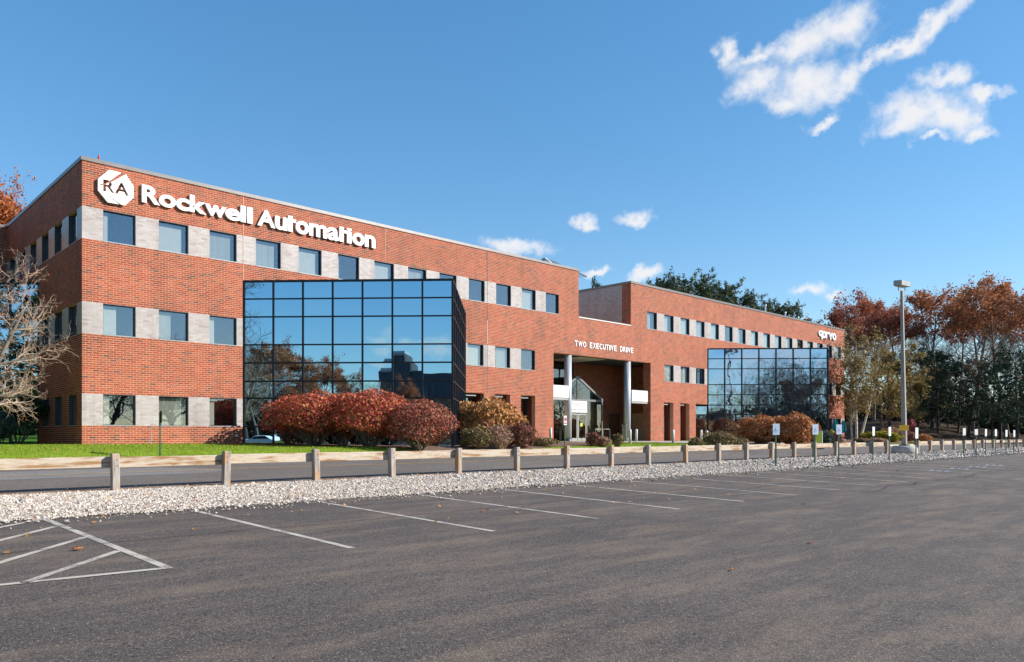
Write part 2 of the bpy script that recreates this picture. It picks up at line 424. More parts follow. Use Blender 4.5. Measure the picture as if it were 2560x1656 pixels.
def ground_mat(name, cols, scale, detail=8, bmp=0.5):
    m, N, L, b = new_mat(name); setp(b, Roughness=0.95); b.inputs['Specular IOR Level'].default_value = 0.1
    p = world_pos(N, L); f = nz(N, L, p, scale, detail, 0.7); g = nz(N, L, p, scale * 14, 3, 0.6)
    c = ramp(N, L, f, [(0.3, cols[0]), (0.5, cols[1]), (0.7, cols[2])])
    c = mixc(N, L, 0.6, c, ramp(N, L, g, [(0.3, (0.45, 0.45, 0.45)), (0.7, (1.4, 1.4, 1.4))]), 'MULTIPLY')
    L.new(c, b.inputs['Base Color']); bump(N, L, b, g, bmp, 0.03); return m
M_LAWN = ground_mat('lawn_turf', [(0.14, 0.21, 0.015), (0.19, 0.27, 0.02), (0.24, 0.29, 0.03)], 0.9)
M_MULCH = ground_mat('bark_mulch', [(0.10, 0.06, 0.045), (0.16, 0.10, 0.075), (0.21, 0.14, 0.10)], 3)
M_FOREST = ground_mat('leaf_litter', [(0.04, 0.028, 0.018), (0.065, 0.043, 0.025), (0.09, 0.058, 0.03)], 1.2)
M_GBED = ground_mat('gravel_bed', [(0.28, 0.245, 0.20), (0.36, 0.32, 0.265), (0.28, 0.235, 0.19)], 5)
M_NEEDLE = ground_mat('pine_needle_litter', [(0.16, 0.085, 0.04), (0.26, 0.14, 0.065), (0.33, 0.20, 0.11)], 4)
M_WALK = ground_mat('concrete_walk', [(0.34, 0.30, 0.26), (0.40, 0.36, 0.31), (0.44, 0.40, 0.35)], 1)
M_KERB = ground_mat('granite_kerb', [(0.40, 0.37, 0.33), (0.5, 0.46, 0.41), (0.56, 0.52, 0.47)], 6)
M_EARTH = ground_mat('far_earth', [(0.06, 0.05, 0.03), (0.09, 0.075, 0.04), (0.11, 0.09, 0.05)], 0.05)
M_STONE = island_mat('white_gravel', [(0, (0.60, 0.54, 0.46)), (0.40, (0.50, 0.43, 0.355)), (0.66, (0.38, 0.31, 0.24)), (0.82, (0.27, 0.255, 0.25)),
                                      (0.93, (0.34, 0.2, 0.13)), (1, (0.18, 0.16, 0.155))], 0.8, 0.2)
M_BLADE = island_mat('grass_blade', [(0, (0.15, 0.25, 0.015)), (0.6, (0.21, 0.32, 0.025)), (1, (0.30, 0.34, 0.05))], 0.6, 0.2, translucent=0.3)

def leafmat(name, cols, tr=0.25):
    n = len(cols)
    return island_mat(name, [(i / (n - 1), c) for i, c in enumerate(cols)], 0.65, 0.25, translucent=tr)
M_LRED = leafmat('burning_bush_leaves', [(0.52, 0.075, 0.06), (0.58, 0.13, 0.09), (0.36, 0.055, 0.04), (0.54, 0.24, 0.07), (0.15, 0.06, 0.03), (0.50, 0.085, 0.07)])
M_LREDSP = leafmat('thinning_bush_leaves', [(0.46, 0.085, 0.07), (0.28, 0.09, 0.055), (0.42, 0.18, 0.10), (0.14, 0.07, 0.04), (0.30, 0.12, 0.07), (0.46, 0.075, 0.07)])
M_LRUST = leafmat('russet_leaves', [(0.44, 0.15, 0.065), (0.52, 0.2, 0.08), (0.34, 0.12, 0.06), (0.52, 0.25, 0.10), (0.27, 0.11, 0.06)])
M_LMAROON = leafmat('maroon_leaves', [(0.34, 0.085, 0.06), (0.42, 0.12, 0.075), (0.44, 0.17, 0.085), (0.25, 0.08, 0.055)])
M_LORANGE = leafmat('orange_leaves', [(0.46, 0.14, 0.035), (0.38, 0.10, 0.03), (0.5, 0.19, 0.06), (0.30, 0.08, 0.03)])
M_LBIRCH = leafmat('olive_gold_leaves', [(0.26, 0.19, 0.05), (0.32, 0.23, 0.07), (0.19, 0.15, 0.045), (0.36, 0.24, 0.10)])
M_LTAN = leafmat('dry_tan_leaves', [(0.52, 0.27, 0.085), (0.44, 0.20, 0.065), (0.58, 0.33, 0.13), (0.28, 0.13, 0.05)])
M_LBROWN = leafmat('dry_brown_leaves', [(0.48, 0.19, 0.065), (0.38, 0.14, 0.045), (0.54, 0.26, 0.11), (0.26, 0.10, 0.04)])
M_LWINE = leafmat('wine_brown_leaves', [(0.18, 0.06, 0.045), (0.25, 0.09, 0.06), (0.12, 0.045, 0.035), (0.3, 0.13, 0.08)])
M_LPALE = leafmat('pale_brown_twigs', [(0.34, 0.20, 0.13), (0.28, 0.15, 0.10), (0.4, 0.26, 0.17)])
M_LOLIVE = leafmat('olive_leaves', [(0.13, 0.11, 0.045), (0.2, 0.16, 0.06), (0.24, 0.16, 0.08), (0.10, 0.08, 0.035)])
M_LGOLD = leafmat('gold_leaves', [(0.36, 0.31, 0.02), (0.26, 0.25, 0.02), (0.42, 0.34, 0.03)])
M_LGREEN = leafmat('dark_green_leaves', [(0.03, 0.055, 0.02), (0.045, 0.075, 0.028), (0.06, 0.085, 0.03)])
M_LBLUE = leafmat('blue_green_needles', [(0.05, 0.085, 0.07), (0.07, 0.11, 0.085), (0.04, 0.065, 0.05)])
M_LPINE = leafmat('pine_needles', [(0.022, 0.05, 0.028), (0.035, 0.07, 0.035), (0.06, 0.095, 0.04), (0.018, 0.038, 0.024)], 0.1)
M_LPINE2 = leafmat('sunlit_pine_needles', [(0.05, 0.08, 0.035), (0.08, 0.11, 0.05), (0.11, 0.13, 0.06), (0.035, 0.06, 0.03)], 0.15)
M_LPINK = leafmat('pink_leaves', [(0.4, 0.09, 0.11), (0.32, 0.07, 0.08), (0.44, 0.16, 0.15)])
M_BARK = plain('grey_brown_bark', (0.155, 0.125, 0.10), 0.9, 0, 0.35, 3)
M_BARKDK = plain('dark_bark', (0.06, 0.046, 0.038), 0.9, 0, 0.35, 3)
M_BIRCH = plain('birch_bark', (0.60, 0.51, 0.41), 0.8, 0, 0.4, 2.5)
M_TWIG = plain('pale_lit_twigs', (0.46, 0.34, 0.25), 0.85, 0, 0.3, 5)

# ------------------------------------------------------------------ terrain
def zlot(v): return 0.0115 * v
V_GRAVEL, V_FENCE, V_ROAD0, V_ROAD1 = 13.97, 18.9, 19.25, 26.0
def zfar(u):  return 0.56 - 0.13 * min(max((u - 10) / 70, 0), 1)           # far edge of the road
def zbase(u): return 1.10 - 0.23 * min(max((u - 10) / 80, 0), 1)           # foot of the building
def sstep(a, b, x):
    t = min(max((x - a) / (b - a), 0), 1); return t * t * (3 - 2 * t)
def zroad(u, v):
    t = (v - V_ROAD0) / (V_ROAD1 - V_ROAD0); return zlot(V_ROAD0) * (1 - t) + zfar(u) * t
def H(u, v):
    k0 = zfar(u) + 0.13; b = zbase(u)
    mid = b - 0.11
    z = k0 + (mid - k0) * sstep(26.2, 29.2, v) + (b - mid) * sstep(29.2, 36, v)
    if u > 94: z += 2.6 * sstep(96, 128, u) * sstep(24, 46, v)
    return z

def grid(name, us, vs, zf, m, kind='structure', label=None):
    us = list(us); vs = list(vs); V = []; F = []
    for v in vs:
        for u in us: V.append((u, v, zf(u, v)))
    n = len(us)
    for j in range(len(vs) - 1):
        for i in range(n - 1):
            a = j * n + i; F.append((a, a + 1, a + n + 1, a + n))
    me = np_mesh(name, V, F, m, smooth=True)
    o = link(name, me); o['kind'] = kind
    if label: o['label'] = label
    return o

def patch(name, poly, dz, m, zf, cell=0.35, kind='structure', label=None, jit=0.0, parent=None):
    """ground cover laid over the terrain inside a polygon"""
    bm = bmesh.new()
    n = len(poly); pts = []
    rng = random.Random(5)
    for i in range(n):
        a, b = poly[i], poly[(i + 1) % n]; d = math.dist(a, b); k = max(1, int(d / 0.5))
        for j in range(k):
            t = j / k; pts.append((a[0] + (b[0] - a[0]) * t + rng.uniform(-jit, jit), a[1] + (b[1] - a[1]) * t + rng.uniform(-jit, jit)))
    bm.faces.new([bm.verts.new((x, y, 0)) for x, y in pts])
    x0, x1 = min(p[0] for p in pts), max(p[0] for p in pts); y0, y1 = min(p[1] for p in pts), max(p[1] for p in pts)
    for ax, lo, hi in (((1, 0, 0), x0, x1), ((0, 1, 0), y0, y1)):
        k = lo + cell
        while k < hi:
            bmesh.ops.bisect_plane(bm, geom=bm.verts[:] + bm.edges[:] + bm.faces[:], plane_co=Vector(ax) * k, plane_no=ax)
            k += cell
    for v in bm.verts: v.co.z = zf(v.co.x, v.co.y) + dz
    bmesh.ops.recalc_face_normals(bm, faces=bm.faces)
    for f in bm.faces:
        if f.normal.z < 0: f.normal_flip()
    me = bpy.data.meshes.new(name); bm.to_mesh(me); bm.free(); me.materials.append(m)
    o = link(name, me, parent); o['kind'] = kind
    if label: o['label'] = label
    return o

ground = link('ground', np_mesh('ground', [(-2500, -2500, -1.6), (2500, -2500, -1.6), (2500, 2500, -1.6), (-2500, 2500, -1.6)], [(0, 1, 2, 3)], M_EARTH)); ground['kind'] = 'structure'
lot = link('parking_lot', np_mesh('parking_lot', [(-90, -95, zlot(-95)), (150, -95, zlot(-95)), (150, V_GRAVEL + .12, zlot(V_GRAVEL + .12)), (-90, V_GRAVEL + .12, zlot(V_GRAVEL + .12))], [(0, 1, 2, 3)], M_LOT)); lot['kind'] = 'structure'
grid('gravel_strip', np.linspace(-60, 130, 60), [V_GRAVEL, 14.3, 15.5, 17, 18.5, 19.0, 19.4],
     lambda u, v: zlot(v) + 0.012 + 0.05 * sstep(V_GRAVEL, 14.9, v) * (1 - sstep(17.6, 18.8, v)), M_GBED)
grid('road', np.linspace(-60, 130, 90), [V_ROAD0 - .1, 20.5, 22, 24, V_ROAD1], lambda u, v: zroad(u, v) + .004, M_ROAD)
grid('lawn', list(np.linspace(-60, 96, 110)), [26.16, 26.6, 27.2, 27.8, 28.4, 29, 29.8, 31, 33, 36, 42, 60], H, M_LAWN)
grid('woodland_floor', list(np.linspace(94, 260, 60)), list(np.linspace(26.16, 60, 18)) + list(np.linspace(66, 240, 20)), lambda u, v: H(u, v) - .012 + .35 * math.sin(u * .21) * math.sin(v * .17) * sstep(100, 120, u), M_FOREST)
grid('back_ground', np.linspace(-120, 96, 40), np.linspace(60, 240, 20), lambda u, v: H(u, v) - .02, M_FOREST)
# kerb along the far side of the road: granite lengths
kerb = tag(thing('kerb', 'pale granite kerb edging the lawn along the far side of the road', 'kerb', (0, 26.08, .5)), kind='structure')
u = -30.0
while u < 100:
    m_ = MB(); a, b = u + .006, u + 2.394
    m_.obox(((a + b) / 2, 26.08, (zfar(a) + zfar(b)) / 2 + .03), ((b - a) / 2, 0, (zfar(b) - zfar(a)) / 2), (0, .075, 0), (0, 0, .105)).build('kerb_stone', M_KERB, kerb, bevel=.012)
    u += 2.4
# road markings
def strip(name, pts, w, m, zf, dz=.008, kind='structure', parent=None):
    V = []; F = []
    for i, (x, y) in enumerate(pts):
        a = pts[max(i - 1, 0)]; b = pts[min(i + 1, len(pts) - 1)]
        d = Vector((b[0] - a[0], b[1] - a[1])).normalized(); n = Vector((-d.y, d.x))
        ww = w[i] if isinstance(w, (list, tuple)) else w
        for s in (1, -1):
            px, py = x + n.x * s * ww / 2, y + n.y * s * ww / 2; V.append((px, py, zf(px, py) + dz))
    for i in range(len(pts) - 1): F.append((2 * i, 2 * i + 1, 2 * i + 3, 2 * i + 2))
    o = link(name, np_mesh(name, V, F, m), parent); o['kind'] = kind; return o
strip('yellow_road_line', [(u, 23.3) for u in np.linspace(-40, 44, 50)], .10, M_YLINE, lambda u, v: zroad(u, v) + .006)
patch('road_patch', [(-20, 22.4), (9.2, 22.4), (10.7, 23.1), (8.9, 24.6), (-20, 24.6)], .007, M_PATCH, zroad, 1.5)

zl = lambda u, v: zlot(v)
def line2(name, a, b, w, m=M_LINE, dz=.005):
    n = 12
    return strip(name, [(a[0] + (b[0] - a[0]) * i / n, a[1] + (b[1] - a[1]) * i / n) for i in range(n + 1)], w, m, zl, dz)
stalls = [(3.17, 13.95, 3.09, 8.33)] + [(5.54 + 2.62 * i, 13.87, 5.36 + 2.49 * i, 8.21) for i in range(0, 22)]
for (a, b, c, d) in stalls: line2('parking_line', (a, b), (c, d), .105)
for (a, b, c, d) in [(3.12, 8.33, 1.0, 8.52), (3.07, 12.81, 1.2, 10.62), (3.08, 11.34, 1.2, 9.15), (3.05, 9.85, 1.73, 8.43), (3.1, 13.9, 1.2, 11.95)]:
    line2('hatch_line', (a, b), (c, d), .10, dz=.0075)
for i in range(4):       # faded blue bay markings far down the aisle
    x0 = 33 + i * 2.6
    for k in range(3): line2('blue_marking', (x0 + .1 * k, 9.4 + .28 * k), (x0 + .9 + .12 * k, 9.5 + .3 * k), .12, M_BLUEMARK, .0075)
rng = random.Random(11)
def crack(x0, y0, x1, y1, w, amp=.05):
    n = int(math.hypot(x1 - x0, y1 - y0) / .22); pts = []; ws = []; y = 0
    for i in range(n + 1):
        t = i / n; y += rng.uniform(-amp, amp); y *= .9
        pts.append((x0 + (x1 - x0) * t, y0 + (y1 - y0) * t + y)); ws.append(w * rng.uniform(.35, 1.3))
    strip('pavement_crack', pts, ws, M_CRACK, zl, .0095, parent=lot)
crack(-2, 10.4, 34, 11.3, .022); crack(13.2, 10.2, 15.6, 8.6, .03); crack(18, 9.8, 26, 10.6, .03)

def seal(x0, y0, x1, y1, w, amp):
    n = int(math.hypot(x1 - x0, y1 - y0) / .3); pts = []; ws = []; y = 0
    for i in range(n + 1):
        t = i / n; y = y * .93 + rng.uniform(-amp, amp); pts.append((x0 + (x1 - x0) * t + y * .4, y0 + (y1 - y0) * t + y)); ws.append(w * rng.uniform(.6, 1.25))
    strip('crack_sealant', pts, ws, M_CRACK, zl, .0088, parent=lot)
seal(12.5, 2.2, 22, 1.1, .022, .1); seal(20, 7.6, 60, 8.9, .03, .12); seal(26, 3.5, 30, 8, .03, .1)

# gravel: a drift of individual pale stones, coarser with distance
def gravel():
    r = np.random.default_rng(3)
    ico = np.array([(.1, 0, 1), (1, .1, .1), (.1, 1, -.1), (-1, .1, .15), (0, -1, 0), (0, .1, -.9)], float)
    tri = np.array([(0, 1, 2), (0, 2, 3), (0, 3, 4), (0, 4, 1), (5, 2, 1), (5, 3, 2), (5, 4, 3), (5, 1, 4)])
    Vs, Fs, base = [], [], 0
    for (u0, u1, n, s) in ((0.5, 14, 70000, .021), (14, 30, 46000, .028), (30, 50, 22000, .042), (50, 100, 18000, .07)):
        x = r.uniform(u0, u1, n); y = 13.9 + 5.05 * r.beta(1.05, 1.05, n)
        sp = r.random(n) < .012; y = np.where(sp, 13.9 - r.exponential(.25, n), y)
        sc = s * r.lognormal(0, .33, n)
        R = r.normal(size=(n, 1, 1)) * .0 + (ico[None] * r.uniform(.65, 1.3, (n, 6, 1)))
        R = R * np.stack([np.ones(n), r.uniform(.6, 1, n), r.uniform(.45, .8, n)], 1)[:, None]
        a = r.uniform(0, 6.28, n); ca, sa = np.cos(a), np.sin(a)
        X = R[:, :, 0] * ca[:, None] - R[:, :, 1] * sa[:, None]; Y = R[:, :, 0] * sa[:, None] + R[:, :, 1] * ca[:, None]
        t = np.clip((y - 13.97) / .93, 0, 1); t2 = np.clip((y - 17.6) / 1.2, 0, 1)
        zb = .0115 * y + .012 + .05 * t * t * (3 - 2 * t) * (1 - t2 * t2 * (3 - 2 * t2))
        P = np.stack([x[:, None] + X * sc[:, None], y[:, None] + Y * sc[:, None], zb[:, None] + (R[:, :, 2] + .25) * sc[:, None]], 2)
        Vs.append(P.reshape(-1, 3)); Fs.append((tri[None] + (base + 6 * np.arange(n))[:, None, None]).reshape(-1, 3)); base += 6 * n
    o = link('gravel', np_mesh('gravel', np.concatenate(Vs), np.concatenate(Fs), M_STONE))
    tag(o, 'loose white and tan gravel strip between parking lot and guard rail', None, None, 'stuff'); o['category'] = 'gravel'
gravel()
strip('needle_litter', [(u, 19.05 + .12 * math.sin(u * 1.7) + .08 * math.sin(u * 4.1)) for u in np.linspace(-10, 60, 160)], [.42 + .14 * math.sin(i * .9) for i in range(160)], M_NEEDLE, lambda u, v: zlot(v) + .022, 0)

BED = [(14.6, 35.9), (16.2, 33.6), (19.3, 29.6), (22.0, 27.35), (24.6, 26.75), (27.5, 27.2), (31, 27.9), (35.5, 28.6), (38.8, 30.2), (40.2, 33), (40.2, 35.9)]
patch('mulch_bed', BED, .02, M_MULCH, H, .5, jit=.12)
patch('entrance_walk', [(40.3, 33.4), (46.6, 32.6), (49.5, 29), (50.2, 26.2), (60.5, 26.2), (60.3, 33), (60.5, 35.9), (40.3, 35.9)], .024, M_WALK, H, .8)
patch('mulch_bed', [(47.0, 32.3), (45.5, 30.6), (47.6, 28.6), (49.3, 28.9)], .035, M_MULCH, H, .5, jit=.08)
patch('mulch_bed', [(58.9, 33.2), (60.3, 29.5), (63, 27.8), (68, 26.9), (90.3, 27.2), (91.5, 35.7), (77, 35.8), (68.3, 28.2), (61.2, 35.4)], .035, M_MULCH, H, .8, jit=.1)

def in_poly(x, y, poly):
    c = np.zeros(len(x), bool); n = len(poly)
    for i in range(n):
        x0, y0 = poly[i]; x1, y1 = poly[(i + 1) % n]
        c ^= ((y0 > y) != (y1 > y)) & (x < (x1 - x0) * (y - y0) / (y1 - y0 + 1e-9) + x0)
    return c
def grass():
    r = np.random.default_rng(8); n = 90000
    x = r.uniform(0, 50, n); y = 26.2 + r.beta(1, 1.25, n) * 10.0
    k = ~in_poly(x, y, BED) & ~in_poly(x, y, [(40.3, 33.4), (46.6, 32.6), (49.5, 29), (50.2, 26.2), (60.5, 26.2), (60.5, 36), (40.3, 36)])
    x, y = x[k], y[k]; n = len(x)
    z = np.array([H(a, b) for a, b in zip(x, y)])
    h = r.uniform(.025, .065, n); a = r.uniform(0, 6.28, n); w = r.uniform(.006, .012, n); l = r.uniform(0, .05, n); b = r.uniform(0, 6.28, n)
    P = np.stack([np.stack([x - w * np.cos(a), y - w * np.sin(a), z], 1), np.stack([x + w * np.cos(a), y + w * np.sin(a), z], 1),
                  np.stack([x + l * np.cos(b), y + l * np.sin(b), z + h], 1)], 1).reshape(-1, 3)
    o = link('grass', np_mesh('grass', P, np.arange(3 * n).reshape(-1, 3), M_BLADE))
    tag(o, 'short bright green grass of the lawn before the brick building', 'grass', None, 'stuff')
grass()

def litter():
    r = np.random.default_rng(44); n = 1500
    x = r.uniform(-2, 55, n); z_ = r.random(n); y = np.where(z_ < .45, r.uniform(13.9, 19.1, n), np.where(z_ < .9, r.uniform(26.3, 35, n), r.uniform(9, 13.9, n)))
    z = np.array([H(a, b) + .04 if b > 26 else zlot(b) + (.085 if b > 14.3 else .02) for a, b in zip(x, y)])
    c = np.stack([x, y, z], 1); a = r.normal(size=(n, 3)) * np.array([1, 1, .35]); a /= np.linalg.norm(a, axis=1, keepdims=True)
    b = np.cross(a, np.array([0, 0, 1.0]) + r.normal(size=(n, 3)) * .4); s_ = r.uniform(.025, .055, n)[:, None]
    V = np.stack([c - a * s_, c + b * s_ * .6 + np.array([0, 0, .012]), c + a * s_, c - b * s_ * .6], 1).reshape(-1, 3)
    o = link('leaf_litter', np_mesh('leaf_litter', V, np.arange(4 * n).reshape(-1, 4), M_LTAN)); tag(o, 'dry tan leaves scattered over gravel, lawn and mulch', 'leaves', None, 'stuff')
litter()

# ------------------------------------------------------------------ the office building
V0 = 36.0; U0, U1, U2, U3 = 9.63, 43.04, 49.42, 90.5
B = thing('office_building', 'three storey red brick office building with white brick window bands and mirrored glass bays', 'building', (U0, V0, 1.1))
BO = Vector((U0, V0, 1.1))
LEVELS = [0.78, 1.93, 3.33, 4.20, 5.95, 7.35, 10.10, 11.51, 13.50]
def courses():
    out = []
    for a, b in zip(LEVELS, LEVELS[1:]):
        n = round((b - a) / .0955)
        out += [(a + (b - a) * i / n, a + (b - a) * (i + 1) / n) for i in range(n)]
    return out
COURSES = courses()
PITCH, JNT, PROUD = .2865, .017, .004

def lay(s0, s1, openings, white, zmax=None, zmin=None, off=0.0):
    """bricks of a running bond between s0 and s1; returns (red, white) rectangles"""
    red, wh = [], []
    for ci, (z0, z1) in enumerate(COURSES):
        zc = (z0 + z1) / 2
        if (zmax and zc > zmax) or (zmin and zc < zmin): continue
        free = [(s0, s1)]
        for (a, b, c, d) in openings:
            if c < zc < d:
                nf = []
                for (p, q) in free:
                    if b <= p or a >= q: nf.append((p, q)); continue
                    if a > p: nf.append((p, a))
                    if b < q: nf.append((b, q))
                free = nf
        wz = [(a, b) for (a, b, c, d) in white if c < zc < d]
        for (p, q) in free:
            x = math.floor((p - off) / PITCH) * PITCH + off - (PITCH / 2 if ci % 2 else 0)
            while x < q:
                a, b = max(x, p), min(x + PITCH, q); x += PITCH
                if b - a < .03: continue
                l = JNT / 2 if a > p + 1e-6 else 0; r_ = JNT / 2 if b < q - 1e-6 else 0
                mid = (a + b) / 2
                t = (a + l, b - r_, z0 + JNT / 2, z1 - JNT / 2)
                (wh if any(w0 <= mid <= w1 for w0, w1 in wz) else red).append(t)
    return red, wh

def brick_boxes(name, rects, org, du, nrm, m, parent, seed=1, proud=PROUD):
    if not rects: return None
    A = np.array(rects); n = len(A); r = np.random.default_rng(seed)
    org = np.array(org, float); du = np.array(du, float); nrm = np.array(nrm, float); up = np.array((0, 0, 1.0))
    dep = proud + r.uniform(-.001, .001, (n, 1)); tilt = r.uniform(-.0007, .0007, (n, 4))
    def pt(s, z, d): return org + s[:, None] * du + z[:, None] * up + d * nrm
    f = [pt(A[:, i], A[:, j], dep + tilt[:, [q]]) for q, (i, j) in enumerate(((0, 2), (1, 2), (1, 3), (0, 3)))]
    bk = [pt(A[:, i], A[:, j], np.zeros((n, 1))) for (i, j) in ((0, 2), (1, 2), (1, 3), (0, 3))]
    Vv = np.stack(f + bk, 1).reshape(-1, 3) - np.array(world_origin(parent))
    q = np.array([(0, 1, 2, 3), (0, 4, 5, 1), (1, 5, 6, 2), (2, 6, 7, 3), (3, 7, 4, 0)])
    if np.dot(np.cross(du, up), nrm) < 0: q = q[:, ::-1]
    F = (q[None] + (8 * np.arange(n))[:, None, None]).reshape(-1, 4)
    o = link(name, np_mesh(name, Vv, F, m), parent); o['kind'] = 'stuff'; return o

def backing(name, s0, s1, z0, z1, openings, org, du, inn, thick, m, parent, split=False):
    """solid wall behind the bricks, cut round its openings"""
    ss = sorted({s0, s1, *[min(max(x, s0), s1) for o in openings for x in o[:2]]}); zs = sorted({z0, z1, *[min(max(x, z0), z1) for o in openings for x in o[2:]]})
    mb = MB(); org = Vector(org); du = Vector(du); inn = Vector(inn)
    for i in range(len(zs) - 1):
        j = 0
        zc = (zs[i] + zs[i + 1]) / 2
        solid = [not any(a < (ss[k] + ss[k + 1]) / 2 < b and c < zc < d for (a, b, c, d) in openings) for k in range(len(ss) - 1)]
        while j < len(solid):
            if not solid[j]: j += 1; continue
            k = j
            while k + 1 < len(solid) and solid[k + 1]: k += 1
            a, b = ss[j], ss[k + 1]
            c = org + du * (a + b) / 2 + inn * thick / 2; c.z = zc
            if split: mb = MB()
            mb.obox(c, du * (b - a) / 2, inn * thick / 2, (0, 0, (zs[i + 1] - zs[i]) / 2)); j = k + 1
            if split: mb.build(name, m, parent)
    return None if split else mb.build(name, m, parent)

BAY = 7.42
BAYS = [(17.09, 17.09 + 2 * BAY), (60.82, 60.82 + 2 * BAY)]
W3L = [10.49 + 2.416 * i for i in range(13)]; W3R = [51.60 + 2.4375 * i for i in range(16)]
WW = 1.39
Z1, Z2, Z3 = (1.93, 3.33), (5.95, 7.35), (10.10, 11.51)
wins = []    # (u0, u1, z0, z1)
for x in W3L: wins.append((x, x + WW, *Z3))
for x in W3R: wins.append((x, x + WW, *Z3))
for x in W3L[:3] + [32.13, 34.57, 37.0]: wins.append((x, x + WW, *Z2))
for x in W3R[1:4] + W3R[14:]: wins.append((x, x + WW, *Z2))
for x in W3L[:3] + W3R[14:]: wins.append((x, x + WW, *Z1))
slits = [(29.4, 33.55), (34.55, 35.97), (36.99, 38.41), (53.98, 55.39), (56.43, 57.85), (58.87, 62.0)]
ENT = (40.29, 52.10)
openings = list(wins) + [(a, b, .5, 4.20) for a, b in slits] + [(ENT[0], ENT[1], .5, 7.35)] + [(a + .02, b - .02, .5, 9.15) for a, b in BAYS] + [(U1, U2, 10.10, 14)]
whites = [(U0, W3L[12] + .5, *Z3), (W3R[0], U3, *Z3), (U0, 17.1, *Z2), (31.9, 38.0, *Z2), (W3R[1], 60.9, *Z2), (75, U3, *Z2), (U0, 17.1, *Z1), (75, U3, *Z1)]
red, wh = lay(U0, U3, openings, whites, off=U0)
red.sort(key=lambda t: (t[0] + t[1]) / 2 + abs(t[2] - 5.5) * .12)
near, rest = red[:300], red[300:]
brick_boxes('brick_courses', rest, (0, V0, 0), (1, 0, 0), (0, -1, 0), M_BRICK, B, 1)
brick_boxes('white_brick_courses', wh, (0, V0, 0), (1, 0, 0), (0, -1, 0), M_WBRICK, B, 2)
unit = MB().box(-.5, .5, -1, 0, -.5, .5); me_u = bpy.data.meshes.new('brick'); me_u.from_pydata(unit.v, [], unit.f); me_u.materials.append(M_BRICK1)
for (a, b, c, d) in near:
    o = link('brick', me_u, B, Vector(((a + b) / 2, V0, (c + d) / 2)) - BO); o.scale = (b - a, PROUD + rng.uniform(-.001, .001), d - c)
# split the backing by band colour so that reveals and joints take the right mortar
wall_open = openings
backing('wall', U0, U3, .5, 13.5, wall_open + [(a, b, c, d) for (a, b, c, d) in whites], (0, V0, 0), (1, 0, 0), (0, 1, 0), .34, M_MORTAR, B)
for (a, b, c, d) in whites:
    backing('window_pier', max(a, U0), b, c, d, wins + [(x + .02, y - .02, .5, 9.15) for x, y in BAYS], (0, V0, 0), (1, 0, 0), (0, 1, 0), .34, M_WMORTAR, B, True)

# left side wall (in shade), x = U0, running back to the re-entrant corner
VC = V0 + 7.5; VE = V0 + 7.5 + BAY
lw = []
for i in range(5): lw.append((V0 + .78 + 1.2 * 1.02 * i, V0 + .78 + 1.2245 * i + .0, 0, 0))
lwins = []
for i, v in enumerate([36.78, 38.02, 40.05 - .6 + .55, 41.5, 42.9]): pass
lwins = [(36.76 + 1.24 * i + .0, 36.76 + 1.24 * i + .94, *Z3) for i in range(0)]
for v in (36.76, 37.99, 40.06 - 1.03, 40.44 - .0, 41.52, 42.90): pass
LV3 = [36.76 + 2.41 * i for i in range(6)]
for v in LV3: lwins.append((v, v + 1.32, *Z3))
for v in LV3[:3]: lwins.append((v, v + 1.32, *Z2)); lwins.append((v, v + 1.32, *Z1))
lop = lwins + [(VC, VE, .5, 9.15)]
lwh = [(V0, VE, *Z3), (V0, VC, *Z2)]
lr, lwb = lay(V0 + .004, VE, lop, lwh, off=V0)
brick_boxes('brick_courses', lr, (U0, 0, 0), (0, 1, 0), (-1, 0, 0), M_BRICK, B, 3)
brick_boxes('white_brick_courses', lwb, (U0, 0, 0), (0, 1, 0), (-1, 0, 0), M_WBRICK, B, 4)
backing('wall', V0 + .344, VE, .5, 13.5, lop + lwh, (U0, 0, 0), (0, 1, 0), (1, 0, 0), .34, M_MORTAR, B)
for w_ in lwh: backing('window_pier', V0 + .344, w_[1], w_[2], w_[3], lwins, (U0, 0, 0), (0, 1, 0), (1, 0, 0), .34, M_WMORTAR, B, True)
# left wing beyond the re-entrant corner, facing the street again
LW0 = -34.0
lw3 = [U0 - 2.2 - 2.416 * i for i in range(1, 16)]
wop = [(x, x + WW, *Z3) for x in lw3] + [(x, x + WW, *Z2) for x in lw3 if x < 0] + [(x, x + WW, *Z1) for x in lw3 if x < 0] + [(U0 - BAY, U0, .5, 9.15)]
wwh = [(LW0, U0 - .3, *Z3), (LW0, U0 - BAY, *Z2), (LW0, U0 - BAY, *Z1)]
wr, wwb = lay(LW0, U0 - .013, wop, wwh, off=U0)
brick_boxes('brick_courses', wr, (0, VE, 0), (1, 0, 0), (0, -1, 0), M_BRICK, B, 5)
brick_boxes('white_brick_courses', wwb, (0, VE, 0), (1, 0, 0), (0, -1, 0), M_WBRICK, B, 6)
backing('wall', LW0, U0 - .002, .5, 13.5, wop + wwh, (0, VE, 0), (1, 0, 0), (0, 1, 0), .34, M_MORTAR, B)
for w_ in wwh: backing('window_pier', w_[0], w_[1], w_[2], w_[3], [o for o in wop if o[3] < 13], (0, VE, 0), (1, 0, 0), (0, 1, 0), .34, M_WMORTAR, B, True)

